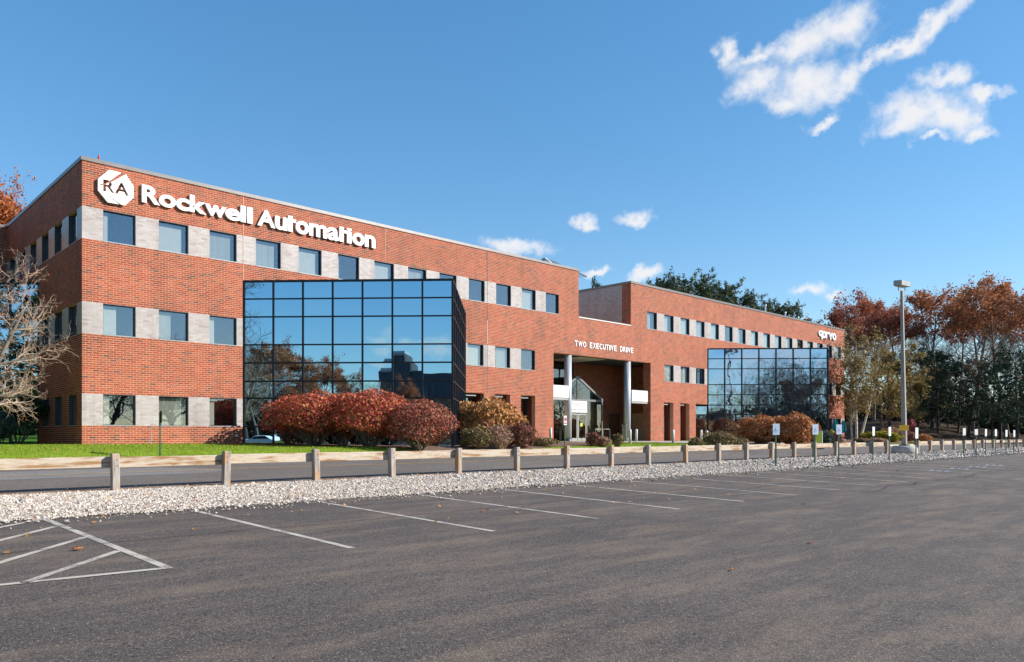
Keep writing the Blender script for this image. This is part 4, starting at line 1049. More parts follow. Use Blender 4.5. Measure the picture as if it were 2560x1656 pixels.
# ------------------------------------------------------------------ lamp poles, signs, bollards, street furniture
def lamp():
    b = Vector((52.73, 17.26, zlot(17.26))); t = thing('lamp_pole', 'tall grey parking lot lamp pole with box head on round concrete base', 'lamp', b)
    MB().tube([(b.x, b.y, b.z - .1), (b.x, b.y, b.z + .45), (b.x, b.y, b.z + .56), (b.x, b.y, b.z + .62)], [.78, .74, .68, .58], 24).build('concrete_base', M_CONCRETE, t, smooth=True)
    top = at(2254.5, 728, 48.4)
    MB().obox((b.x, b.y, b.z + .66), (.24, 0, 0), (0, .24, 0), (0, 0, .04)).build('base_plate', M_FRAME, t)
    p0 = Vector((b.x, b.y, b.z + .68)); r3 = Vector((SA, -CA, 0)); mb = MB(); n = 2
    R, T_ = .13, .07
    v = []
    for pt, w in ((p0, R), (top, T_)):
        for sx, sy in ((-1, -1), (1, -1), (1, 1), (-1, 1)): v.append((pt.x + sx * w, pt.y + sy * w, pt.z))
    mb.v = v; mb.f = [(0, 1, 5, 4), (1, 2, 6, 5), (2, 3, 7, 6), (3, 0, 4, 7), (4, 5, 6, 7), (0, 3, 2, 1)]
    mb.build('pole', M_DARKPOLE, t)
    ax = (r3 * .82 + Vector((CA, SA, 0)) * .57).normalized(); fw = Vector((-ax.y, ax.x, 0))
    hd = top + Vector((0, 0, .46))
    y = MB().bar(top + Vector((0, 0, .02)) - ax * .44, top + Vector((0, 0, .02)) + ax * .44, .05).bar(top - ax * .42, top - ax * .42 + Vector((0, 0, .3)), .05).bar(top + ax * .42, top + ax * .42 + Vector((0, 0, .3)), .05)
    y.build('yoke', M_DARKPOLE, t)
    h = MB().obox(hd, ax * .56, (fw * .26 + Vector((0, 0, .02))), Vector((0, 0, .17))).build('lamp_head', M_SILL, t, bevel=.03)
    MB().obox(hd - Vector((0, 0, .175)), ax * .46, fw * .2, Vector((0, 0, .012))).build('lens', M_CEIL, h)
    s = thing('pole_sign', 'yellow rectangular notice strapped to the grey lamp pole', 'sign', (b.x, b.y - .2, 1.9))
    c = at(2260, 1070, 48.05)
    MB().obox(c, Vector((.30, -.28, 0)).normalized() * .30, Vector((.02, .02, 0)), Vector((0, 0, .17))).build('plate', M_YELLOW, s)
    MB().obox(at(2260, 1091, 48.05), Vector((.30, -.28, 0)).normalized() * .14, Vector((.02, .02, 0)), Vector((0, 0, .04))).build('lower_plate', M_YELLOW, s)
lamp()
def far_lamp():
    b = at(2447, 1101, 104); b.z -= .6; t = thing('lamp_pole', 'slim pale lamp post standing among the dark pines', 'lamp', b); top = at(2445, 952, 104)
    MB().tube([b, top], [.13, .08], 8).build('pole', M_STEEL, t, smooth=True)
    MB().bar(top, top + Vector((-1.4, 1.2, .25)), .09).build('arm', M_STEEL, t)
    MB().obox(top + Vector((-1.6, 1.4, .25)), (.3, -.2, 0), (.1, .15, 0), (0, 0, .08)).build('lamp_head', M_STEEL, t)
far_lamp()

def stall_sign(u, v, ztop, w, h, label, turn=0.0, plate=M_PLATE, lean=0.0, mark=True, post=M_GREENPOST, grp='parking stall signs along the gravel', zb=None):
    z0 = zlot(v) if zb is None else zb
    t = thing('parking_sign', label, 'sign', (u, v, z0), grp)
    tx = Vector((math.cos(turn), math.sin(turn), 0)); ty = Vector((-tx.y, tx.x, 0)); L_ = Vector((lean, 0, 0))
    MB().obox((u + lean / 2, v, (z0 + ztop) / 2 - .05), tx * .028, ty * .02, Vector((lean / 2, 0, (ztop - z0) / 2))).build('post', post, t)
    c = Vector((u + lean, v, ztop - h / 2)) - ty * .028
    p = MB().obox(c, tx * w / 2, ty * .005, Vector((0, 0, h / 2))).build('plate', plate, t, bevel=.004)
    if mark:
        f = c - ty * .0065
        m_ = MB(); k = .062 * w / .3
        seg = 12
        for i in range(seg * 3 // 4):
            a0, a1 = 2.2 + i * 2 * math.pi / seg, 2.2 + (i + 1) * 2 * math.pi / seg
            m_.bar(f + tx * math.cos(a0) * k + Vector((0, 0, math.sin(a0) * k - .05)), f + tx * math.cos(a1) * k + Vector((0, 0, math.sin(a1) * k - .05)), .012)
        m_.bar(f + Vector((0, 0, .08)), f + Vector((0, 0, -.04)), .014).bar(f + Vector((0, 0, -.04)), f + tx * .05 * w / .3 + Vector((0, 0, -.04)), .014)
        m_.build('symbol', M_SIGNBLUE, p)
for (u, v, zt, w, h, lab, tn, ln) in [
    (30.1, 14.7, 1.98, .27, .46, 'pale blue wheelchair sign on green post left of the brown bushes', -0.55, 0),
    (34.0, 14.8, 1.99, .27, .46, 'pale blue wheelchair sign on green post in front of the yellow striped board', -0.5, .02),
    (36.3, 14.7, 2.0, .27, .46, 'pale blue wheelchair sign on green post below the closed teal umbrellas', -0.5, .02),
    (41.3, 15.0, 1.93, .25, .46, 'narrow white sign on green post right of the birch trunks', 0.0, 0),
    (42.1, 14.5, 1.92, .26, .46, 'narrow white sign on green post before the yellow shrubs', -0.05, 0),
    (44.8, 14.1, 1.90, .28, .58, 'taller white sign on green post just right of the lamp pole', -0.15, .05),
    (53.6, 14.2, 1.92, .26, .46, 'white sign on green post, leftmost of the six before the dark woods', -0.25, .03),
    (54.3, 13.7, 1.86, .36, .36, 'squat square white sign on a leaning green post before the woods', -0.33, -.12),
    (57.1, 13.9, 1.88, .20, .46, 'white sign on green post, third of the six before the dark woods', -0.1, -.03),
    (59.8, 14.0, 1.88, .22, .46, 'white sign on green post, fourth of the six before the dark woods', -0.13, .03),
    (61.2, 13.7, 1.84, .24, .46, 'white sign on green post, fifth of the six before the dark woods', -0.15, -.06),
    (62.7, 13.6, 1.83, .23, .46, 'white sign on green post, rightmost of the six before the dark woods', -0.12, .02)]:
    stall_sign(u, v, zt, .31 if h < .6 else .33, h, lab, tn, M_PLATE if u < 40 else M_PLATEBACK, ln, mark=u < 40)
k = (400 - PX) / FPX
stall_sign(on_face(400, 26.5), 26.5, 2.35, .30, .42, 'green sign post with edge-on plate on the near lawn', 1.45, M_LOLIVE, 0, False, grp='roadside signs on the lawn', zb=H(8, 26.5))
def red_sign(px, ptop, v, label):
    u = on_face(px, v); z0 = H(u, v); d = u * CA + v * SA; zt = EYE + (PY - ptop) * d / FPX
    stall_sign(u, v, zt, .32, .5, label, .2, M_PLATEBACK, 0, False, grp='roadside signs on the lawn', zb=z0)
    o = [x for x in bpy.data.objects if x.get('label') == label][0]
    tx = Vector((math.cos(.2), math.sin(.2), 0)); ty = Vector((-tx.y, tx.x, 0)); c = Vector((u, v, zt - .25)) - ty * .04
    m_ = MB()
    for i in range(16):
        a0, a1 = i * math.pi / 8, (i + 1) * math.pi / 8
        m_.bar(c + tx * math.cos(a0) * .1 + Vector((0, 0, math.sin(a0) * .1 + .06)), c + tx * math.cos(a1) * .1 + Vector((0, 0, math.sin(a1) * .1 + .06)), .03)
    m_.bar(c + tx * -.07 + Vector((0, 0, .13)), c + tx * .07 + Vector((0, 0, -.01)), .03).bar(c + tx * -.12 + Vector((0, 0, -.14)), c + tx * .12 + Vector((0, 0, -.14)), .05)
    m_.build('red_symbol', M_SIGNRED, o)
red_sign(1412, 1040, 27.0, 'red and white sign on dark post in front of the entrance')
red_sign(1948, 1057, 27.0, 'red and white sign on post in front of brown bush')

for i, (px, v, lab) in enumerate([(1376.5, 34.6, 'white bollard left of the entrance columns by brick pier'), (1575, 30.5, 'white bollard in front of the right entrance column'), (1591, 34.2, 'white bollard just right of the right entrance column'),
                     (1683, 31.0, 'white bollard standing before the two narrow slit openings'), (1753, 34.0, 'white bollard at the dark glass beside low shrubs'), (1767, 28.5, 'white bollard nearest the road by the planting bed')]):
    u = on_face(px, v); z = H(u, v); t = thing('bollard', lab, 'bollard', (u, v, z), 'white bollards along the entrance walk')
    MB().tube([(u, v, z), (u, v, z + .92), (u, v, z + .97)], [.095, .095, .05], 14).build('body', M_PANEL, t, smooth=True)
    MB().tube([(u, v, z), (u, v, z + .06)], [.12, .11], 14).build('foot', M_CONCRETE, t)
for px, v, zt, lab in [(1563.5, 36.4, 2.25, 'tan stone slab standing left of the right entrance column'), (1606, 37.5, 1.95, 'pale stone pedestal in the entrance recess right of the column')]:
    u = on_face(px, v); t = thing('stone_pedestal', lab, 'pedestal', (u, v, .95))
    MB().box(u - .17, u + .17, v - .2, v + .2, .9, zt).build('slab', M_WALK, t, bevel=.015)
    MB().box(u - .2, u + .2, v - .23, v + .23, zt, zt + .06).build('cap', M_CONCRETE, t)
t = thing('handrail', 'pale metal handrail beside the vestibule doors', 'rail', (47.0, VV - 1, 1))
MB().tube([(46.5, VV - .8, 1), (46.5, VV - .8, 1.95), (48.3, VV - .8, 1.95), (48.3, VV - .8, 1)], [.025] * 4, 8).tube([(47.4, VV - .8, 1.95), (47.4, VV - .8, 1)], [.025] * 2, 8).build('tubing', M_PANEL, t)

def umbrella(px, v, top, lab):
    u = on_face(px, v); z = H(u, v); t = thing('patio_umbrella', lab, 'umbrella', (u, v, z), 'closed teal umbrellas at the far corner')
    d = u * CA + v * SA; zt = EYE + (PY - top) * d / FPX
    MB().tube([(u, v, z), (u, v, zt)], [.025, .025], 8).build('pole', M_WHITE, t)
    mb = MB(); n = 16; zs_ = [zt - .02, zt - .25, zt - .7, zt - 1.15, zt - 1.42]; rs = [.03, .13, .22, .27, .2]; b0 = 0
    for z_, r_ in zip(zs_, rs):
        for i in range(n):
            a = 2 * math.pi * i / n; q = r_ * (1 + .28 * (1 if i % 2 else -1) * (z_ < zt - .1)); mb.v.append((u + q * math.cos(a), v + q * math.sin(a), z_))
    for j in range(4):
        for i in range(n): mb.f.append((j * n + i, j * n + (i + 1) % n, (j + 1) * n + (i + 1) % n, (j + 1) * n + i))
    mb.build('canopy', M_TEAL, t)
    MB().tube([(u, v, z), (u, v, z + .1)], [.3, .25], 12).build('base', M_CONCRETE, t)
umbrella(2088, 34.3, 1046, 'closed teal patio umbrella against the red brick corner')
umbrella(2108, 34.3, 1050, 'closed teal patio umbrella just right of the brick corner')

def board():
    c = at(2046, 1133, 57); c.z = zroad(c.x, c.y); t = thing('sandwich_board', 'white framed standing board with yellow green panel on the road behind the rail', 'sign', c)
    r3 = Vector((SA, -CA, 0)); f3 = Vector((CA, SA, 0))
    p = MB().obox(c + Vector((0, 0, .7)), r3 * .27, f3 * .04, Vector((0, 0, .62))).build('panel', M_LIME, t)
    MB().bar(c + r3 * -.28 + Vector((0, 0, .02)), c + r3 * -.28 + Vector((0, 0, 1.36)), .05).bar(c + r3 * .28 + Vector((0, 0, .02)), c + r3 * .28 + Vector((0, 0, 1.36)), .05).bar(c + r3 * -.28 + Vector((0, 0, 1.36)), c + r3 * .28 + Vector((0, 0, 1.36)), .05).build('frame', M_PANEL, t)
    MB().obox(c + Vector((0, 0, .35)), r3 * .25, f3 * .045, Vector((0, 0, .12))).build('white_band', M_PANEL, t)
    MB().obox(c + Vector((0, 0, .04)), r3 * .34, f3 * .22, Vector((0, 0, .04))).build('foot', M_FRAME, t)
board()

def fallen_leaf(px, py, s, lab, m):
    tt = (py - PY) / FPX; k = (px - PX) / FPX; d = EYE / (tt + .0115 * (SA - k * CA)); p = at(px, py, d); p.z = zlot(p.y) + .012
    t = MB(); r_ = random.Random(int(px)); n = 11; pts = []
    for i in range(n):
        a = 2 * math.pi * i / n; q = s * (1 if i % 2 else .5) * r_.uniform(.8, 1.15); pts.append(Vector((math.cos(a) * q, math.sin(a) * q * .7, s * .35 * abs(math.sin(a * 1.3)))))
    b = len(t.v); t.v += [tuple(p + q) for q in pts] + [tuple(p + Vector((0, 0, s * .1)))]
    for i in range(n): t.f.append((b + i, b + (i + 1) % n, b + n))
    o = t.build('fallen_leaf', m); tag(o, lab, 'leaf', 'dry leaves lying on the parking lot')
fallen_leaf(193, 1377, .085, 'curled orange oak leaf lying between the hatched parking lines', M_LORANGE)
fallen_leaf(1831, 1428, .05, 'orange leaf lying alone in the open foreground asphalt', M_LORANGE)
fallen_leaf(2028, 1360, .06, 'red leaf lying flat on the asphalt at right', M_LMAROON)
fallen_leaf(1207, 1281, .06, 'small orange leaf beside the crack between stall lines', M_LORANGE)
fallen_leaf(846, 1245, .07, 'brown leaf at the edge of the white gravel', M_LWINE)
fallen_leaf(2010, 1263, .06, 'tiny brown leaf far out on the asphalt', M_LWINE)

# ------------------------------------------------------------------ plants
def norm(a): return a / (np.linalg.norm(a, axis=-1, keepdims=True) + 1e-9)
def frames(t):
    ref = np.where(np.abs(t[..., 2:3]) < .9, np.array([0, 0, 1.0]), np.array([1.0, 0, 0]))
    e1 = norm(np.cross(t, ref)); return e1, np.cross(t, e1)
def tubes(P, R, k):
    """P (B,n,3), R (B,n) -> verts, quads"""
    Bn, n, _ = P.shape
    T = np.empty_like(P); T[:, 1:-1] = P[:, 2:] - P[:, :-2]; T[:, 0] = P[:, 1] - P[:, 0]; T[:, -1] = P[:, -1] - P[:, -2]
    e1, e2 = frames(norm(T)); a = 2 * np.pi * np.arange(k) / k
    V = P[:, :, None] + R[:, :, None, None] * (e1[:, :, None] * np.cos(a)[:, None] + e2[:, :, None] * np.sin(a)[:, None])
    idx = np.arange(Bn * n * k).reshape(Bn, n, k); nx = np.roll(idx, -1, 2)
    F = np.stack([idx[:, :-1], idx[:, 1:], nx[:, 1:], nx[:, :-1]], -1).reshape(-1, 4)
    return V.reshape(-1, 3), F
def grow(r, start, d, length, rad_, seg, jit, up, tip=.25):
    Bn = len(start); P = np.empty((Bn, seg + 1, 3)); P[:, 0] = start; dd = norm(d)
    for i in range(seg):
        dd = norm(dd + r.normal(size=(Bn, 3)) * jit + np.array([0, 0, up])); P[:, i + 1] = P[:, i] + dd * (length / seg)[:, None]
    R = rad_[:, None] * np.linspace(1, tip, seg + 1)[None]
    return P, R, length
def branch(r, lv, n, t0, t1, ratio, ang, angj, seg, jit, up, rr, shape=0.0, rmin=.006, shapef=None):
    P, R, Ln = lv; Bn, m, _ = P.shape
    t = t0 + (t1 - t0) * (np.arange(n)[None] + r.random((Bn, n))) / n
    x = np.clip(t * (m - 1), 0, m - 1.001); i = x.astype(int); f = (x - i)[..., None]; bi = np.arange(Bn)[:, None]
    p = P[bi, i] * (1 - f) + P[bi, i + 1] * f; rd = R[bi, i] * (1 - f[..., 0]) + R[bi, i + 1] * f[..., 0]
    tan = norm(P[bi, i + 1] - P[bi, i]); e1, e2 = frames(tan)
    az = (np.arange(n)[None] * 2.4 + r.uniform(0, 6.28, (Bn, 1)) + r.normal(size=(Bn, n)) * .4)[..., None]
    a = (ang + r.normal(size=(Bn, n)) * angj)[..., None]
    d = tan * np.cos(a) + (e1 * np.cos(az) + e2 * np.sin(az)) * np.sin(a)
    sf = shapef(t) if shapef else (1 - shape * t)
    ln = Ln[:, None] * ratio * sf * r.uniform(.7, 1.25, (Bn, n))
    return grow(r, p.reshape(-1, 3), d.reshape(-1, 3), ln.reshape(-1), np.maximum(rd.reshape(-1) * rr, rmin), seg, jit, up)
def leaves(r, pts, n, size, spread, aspect=.6, flat=0.0):
    c = pts[r.integers(0, len(pts), n)] + r.normal(size=(n, 3)) * spread
    a = norm(r.normal(size=(n, 3)) * np.array([1, 1, 1 - flat])); b = norm(np.cross(a, r.normal(size=(n, 3))))
    s = size * r.lognormal(0, .3, n)[:, None]
    V = np.stack([c - a * s, c + b * s * aspect - a * s * .1, c + a * s, c - b * s * aspect - a * s * .1], 1).reshape(-1, 3)
    return V, np.arange(4 * n).reshape(-1, 4)
def wood_mesh(name, lvs, ks, m):
    Vs, Fs, b = [], [], 0
    for lv, k in zip(lvs, ks):
        V, F = tubes(lv[0], lv[1], k); Vs.append(V); Fs.append(F + b); b += len(V)
    return np_mesh(name, np.concatenate(Vs), np.concatenate(Fs), m, smooth=True)
def trunk(r, Ht, r0, seg=10, jit=.05, lean=(0, 0)):
    return grow(r, np.array([[0, 0, -.3]]), np.array([[lean[0], lean[1], 1.0]]), np.array([Ht]), np.array([r0]), seg, jit, .06, tip=.18)

def broad_meshes(seed, Ht, r0, nleaf, lsize, lm, bark, fork=.25, twigs=3, top_leaf=0.0, spread=.25, wide=.42):
    r = np.random.default_rng(seed)
    l0 = trunk(r, Ht * .86, r0, 12, .06)
    l1 = branch(r, l0, 11, fork, .98, wide, .85, .18, 7, .13, .07, .55, shape=.45)
    l2 = branch(r, l1, 6, .25, 1, .52, .75, .2, 5, .16, .05, .55)
    l3 = branch(r, l2, 6, .2, 1, .5, .7, .25, 4, .2, .03, .55, rmin=.02)
    l4 = branch(r, l3, twigs, .2, 1, .6, .7, .3, 3, .22, .02, .6, rmin=.014)
    wd = wood_mesh('trunk', [l0, l1, l2, l3, l4], [9, 6, 4, 3, 3], bark)
    cr = None
    if nleaf:
        pts = np.concatenate([l4[0].reshape(-1, 3), l3[0][:, 2:].reshape(-1, 3)])
        if top_leaf: pts = pts[pts[:, 2] > np.quantile(pts[:, 2], top_leaf)]
        # leaves cluster: keep only anchors in random clumps
        c = pts[r.integers(0, len(pts), 160)]
        dmin = np.min(np.linalg.norm(pts[::3, None] - c[None], axis=2), axis=1); pts2 = pts[::3][dmin < Ht * .045]
        V, F = leaves(r, pts2, nleaf, lsize, spread); cr = np_mesh('crown', V, F, lm)
    return wd, cr

def pine_meshes(seed, Ht, r0, nleaf, lm, bare=.25, spread=.32, cone=.75, flat=.2, ls=.34):
    r = np.random.default_rng(seed)
    l0 = trunk(r, Ht, r0, 12, .025)
    l1 = branch(r, l0, 46, bare, .99, spread, 1.42, .12, 6, .08, .035, .3, shapef=lambda t: (1.03 - cone * t) * (.55 + .45 * np.minimum(1, (t - bare) / .12)))
    l2 = branch(r, l1, 7, .25, 1, .36, .8, .2, 3, .12, .03, .45, rmin=.012)
    wd = wood_mesh('trunk', [l0, l1, l2], [9, 5, 3], M_BARKDK)
    pts = np.concatenate([l2[0][:, 1:].reshape(-1, 3), l1[0][:, 3:].reshape(-1, 3)])
    V, F = leaves(r, pts, nleaf, ls, .16, .3, flat); return wd, np_mesh('crown', V, F, lm)

PROTO = {}
def proto(key, fn): PROTO[key] = fn
protos = {
    'oak0': broad_meshes(1, 21, .34, 6200, .15, M_LRUST, M_BARK, .32, 3, .5),
    'oak1': broad_meshes(2, 21, .32, 6200, .15, M_LMAROON, M_BARK, .30, 3, .35),
    'oak2': broad_meshes(3, 21, .36, 4400, .15, M_LRUST, M_BARK, .35, 3, .55),
    'oak3': broad_meshes(4, 20, .30, 22000, .105, M_LORANGE, M_BARK, .22, 3, .05, .32),
    'bare0': broad_meshes(5, 18, .30, 900, .085, M_LBROWN, M_BARKDK, .25, 4, .2),
    'bare1': broad_meshes(6, 18, .32, 600, .085, M_LBROWN, M_BARKDK, .28, 4, .2),
    'olive': broad_meshes(7, 15, .22, 5200, .17, M_LBIRCH, M_BARK, .15, 3, .0),
    'pine0': pine_meshes(8, 20, .30, 8500, M_LPINE, .12, .32, .75, .2, .25),
    'pine1': pine_meshes(9, 20, .32, 8000, M_LPINE, .22, .32, .45, .35, .27),
    'pine2': pine_meshes(10, 20, .28, 15000, M_LPINE2, .5, .27, .3, .2, .2),
}
H0 = {'oak0': 21, 'oak1': 21, 'oak2': 21, 'oak3': 20, 'bare0': 18, 'bare1': 18, 'olive': 15, 'pine0': 20, 'pine1': 20, 'pine2': 20}
def top_of(ms):
    zs_ = []
    m = ms[1] if ms[1] is not None else ms[0]
    co = np.empty(len(m.vertices) * 3, np.float32); m.vertices.foreach_get('co', co); return float(np.quantile(co[2::3], .985))
H0 = {k_: top_of(v_) for k_, v_ in protos.items()}
rt = random.Random(77)
def tree(kind, px, d, top, label, group=None, name='tree', pos=None, hh=None, sx=1.0, gz=None):
    if pos is None:
        p = at(px, PY, d); z0 = (H(p.x, p.y) if p.y > 26 else zlot(p.y)) if gz is None else gz
        zt = EYE + (PY - top) * d / FPX
    else:
        p = Vector((pos[0], pos[1], 0)); z0 = gz if gz is not None else zlot(p.y); zt = z0 + hh
    p.z = z0 - .1; s = (zt - z0) / H0[kind]
    t = thing(name, label, 'tree', p, group); t.rotation_euler = (0, 0, rt.uniform(0, 6.28)); t.scale = (s * sx, s * sx, s)
    wd, cr = protos[kind]
    link('trunk', wd, t)
    if cr: link('crown', cr, t)
    return t
G1 = 'russet oaks along the wood edge'
for a in [('oak1', 1985, 128, 800, 'maroon oak top showing just above the far end of the roof'), ('oak1', 2085, 122, 748, 'tall maroon oak rising right behind the far brick corner'),
          ('oak0', 2185, 126, 752, 'russet oak behind the gold-leaved birch, left of the lamp pole'), ('oak1', 2262, 118, 752, 'russet oak crown directly behind the lamp pole'),
          ('oak0', 2345, 122, 728, 'russet oak just right of the lamp pole'), ('oak0', 2430, 116, 706, 'tallest russet oak, right of the lamp pole'),
          ('oak2', 2520, 112, 716, 'thinly leaved spreading oak at the right edge'), ('oak2', 2585, 104, 730, 'half bare oak whose crown is cut by the right frame edge')]:
    tree(*a, group=G1, name='oak_tree')
for px, d, top, where in ((2030, 150, 800, 'behind the brick corner'), (2140, 148, 790, 'behind the birch stems'), (2230, 150, 770, 'just left of the lamp pole'), (2400, 150, 760, 'left of the slim lamp post'),
                   (2480, 145, 745, 'right of the slim lamp post'), (2560, 140, 750, 'at the right frame edge'), (2650, 110, 720, 'nearest of those beyond the right frame edge'), (2760, 115, 700, 'farthest right beyond the frame edge')):
    tree(rt.choice(['oak0', 'oak2', 'bare0', 'oak1']), px, d, top, 'autumn tree deep in the wood, ' + where, 'trees deep in the wood', 'oak_tree')
# trees just outside the frame: they shade the slope at right and darken the side wall at left
for u, v, h, k_ in ((118, 18, 9, 'pine0'), (126, 20, 10, 'pine1'), (134, 25, 11, 'pine1'), (112, 12, 8, 'pine0'), (141, 18, 12, 'oak0'), (150, 26, 13, 'pine0')):
    tree(k_, 0, 0, 0, 'tree of the wood edge out of frame on the right, shading the slope', 'trees outside the frame on the right', 'tree', pos=(u, v), hh=h, gz=H(u, 27), sx=1.15)
for u, v, h, k_ in ((-5, 36, 15, 'pine0'), (-11, 43, 17, 'pine1'), (-9, 30, 14, 'pine0'), (-16, 37, 17, 'oak2'), (-14, 26, 16, 'bare1')):
    tree(k_, 0, 0, 0, 'tree out of frame on the left, shading the brick side wall', 'trees outside the frame on the left', 'tree', pos=(u, v), hh=h, gz=H(u, v), sx=1.2)
for a in [('pine0', 2296, 108, 868, 'dark pine directly right of the lamp pole'), ('pine1', 2345, 103, 880, 'dark layered pine between lamp pole and slim post'), ('pine0', 2395, 106, 905, 'dark pine left of the slim lamp post'),
          ('pine1', 2480, 98, 905, 'dark pine right of the slim lamp post'), ('pine1', 2545, 90, 872, 'sunlit green pine at the right frame edge'), ('pine1', 2440, 120, 900, 'shaded pine behind the slim lamp post')]:
    tree(*a, group='dark pines below the oaks', name='pine_tree')
for a in [('bare0', 2225, 100, 830, 'grey-brown thin tree behind the birch crown'), ('olive', 2205, 96, 868, 'olive-gold small tree right behind the birch'), ('bare1', 2420, 100, 850, 'dark bare tree between the pines'), ('olive', 2370, 118, 905, 'brownish low tree glimpsed between the dark pines'), ('pine0', 2590, 96, 890, 'dark pine cut by the right frame edge'), ('pine0', 2320, 122, 880, 'shaded pine deeper behind the lamp pole'), ('bare0', 2500, 104, 830, 'bare branching tree in front of the right oaks'), ('olive', 2265, 99, 930, 'low olive bushy tree at the foot of the pines'), ('bare1', 2330, 112, 800, 'bare trunked tree behind the pines right of lamp')]:
    tree(*a, group='small thin trees at the wood edge', name='tree')
for a in [('pine2', 1672, 118, 702, 'green pine crown behind the roof, leftmost of the cluster'), ('pine2', 1740, 116, 705, 'broad green pine crown behind the middle of the roof'), ('pine2', 1790, 120, 718, 'green pine crown at the right of the roof cluster'),
          ('pine2', 1842, 118, 728, 'separate green pine top standing behind the roofline'), ('pine2', 1905, 125, 764, 'low pine top behind the white roof vent'), ('pine2', 1955, 125, 757, 'pine top behind the roof near the maroon oaks'), ('pine0', 1496, 112, 709, 'tiny tree tip above the wall beside the roof dip')]:
    tree(*a, group='pines behind the roof', name='pine_tree', sx=.34 if a[1] < 1500 else .95)
tree('oak3', -28, 80, 440, 'bright orange oak behind the left corner roof', None, 'oak_tree', sx=.95, gz=1.0)
tree('oak3', -24, 86, 452, 'smaller orange oak beside the left corner roof edge', None, 'oak_tree', sx=.62, gz=1.0)
tree('oak3', -110, 84, 455, 'orange oak behind the left wing beyond the frame', None, 'oak_tree', gz=1.0)

# birch with three pale stems before the far corner
def birch():
    p = at(2138, PY, 84); z0 = H(p.x, p.y); t = thing('birch_tree', 'gold-olive birch with three pale stems before the far brick corner', 'tree', (p.x, p.y, z0))
    r = np.random.default_rng(31)
    Ls = []; pts = []
    rgt = np.array([SA, -CA, 0]); st = np.array([[0, 0, -.2]] * 4) + np.array([-.35, .1, .5, .2])[:, None] * rgt
    dr = np.array([[0, 0, 1.0]] * 4) + np.array([.0, .09, .26, .17])[:, None] * rgt + np.array([[.02, .03, 0], [0, 0, 0], [.03, 0, 0], [.08, .12, 0]])
    l0 = grow(r, st, dr, np.array([9.6, 11.2, 10.8, 9.4]), np.array([.12, .15, .14, .1]), 12, .035, .05, .15)
    l1 = branch(r, l0, 14, .22, .98, .25, .75, .2, 6, .12, .02, .4, shape=.35)
    l2 = branch(r, l1, 6, .2, 1, .5, .7, .25, 4, .16, -.02, .5, rmin=.011)
    l3 = branch(r, l2, 5, .2, 1, .55, .7, .3, 3, .2, -.05, .5, rmin=.008)
    link('trunk', wood_mesh('trunk', [l0, l1], [10, 5], M_BIRCH), t); link('branch', wood_mesh('branch', [l2, l3], [4, 3], M_BARK), t)
    V, F = leaves(r, np.concatenate([l3[0].reshape(-1, 3), l2[0][:, 2:].reshape(-1, 3)]), 9000, .085, .18); link('crown', np_mesh('crown', V, F, M_LBIRCH), t)
birch()
# leafless ornamental tree at the left edge
def bare_left():
    p = at(-92, PY, 25.5); z0 = H(p.x, p.y); t = thing('ornamental_tree', 'leafless small tree with tangled pale twigs at the left edge', 'tree', (p.x, p.y, z0))
    r = np.random.default_rng(12)
    l0 = grow(r, np.array([[0, 0, -.2]] * 3), np.array([[.3, -.25, 1.0], [-.3, .2, 1.0], [.15, .35, 1]]), np.array([5.4, 5.6, 5.2]), np.array([.14, .12, .12]), 8, .07, .02, .3)
    l1 = branch(r, l0, 10, .2, 1, .46, 1.0, .2, 7, .12, .045, .55, shape=.25)
    l2 = branch(r, l1, 7, .15, 1, .46, .7, .25, 5, .17, .03, .55, rmin=.0085)
    l3 = branch(r, l2, 6, .15, 1, .48, .7, .3, 4, .22, .02, .6, rmin=.0058)
    l4 = branch(r, l3, 4, .15, 1, .5, .75, .3, 3, .22, .02, .7, rmin=.0042)
    link('trunk', wood_mesh('trunk', [l0, l1], [9, 6], M_BARK), t); link('branch', wood_mesh('branch', [l2, l3, l4], [5, 4, 3], M_TWIG), t)
    V, F = leaves(r, l4[0].reshape(-1, 3), 1500, .028, .02); link('crown', np_mesh('crown', V, F, M_LORANGE), t)
bare_left()

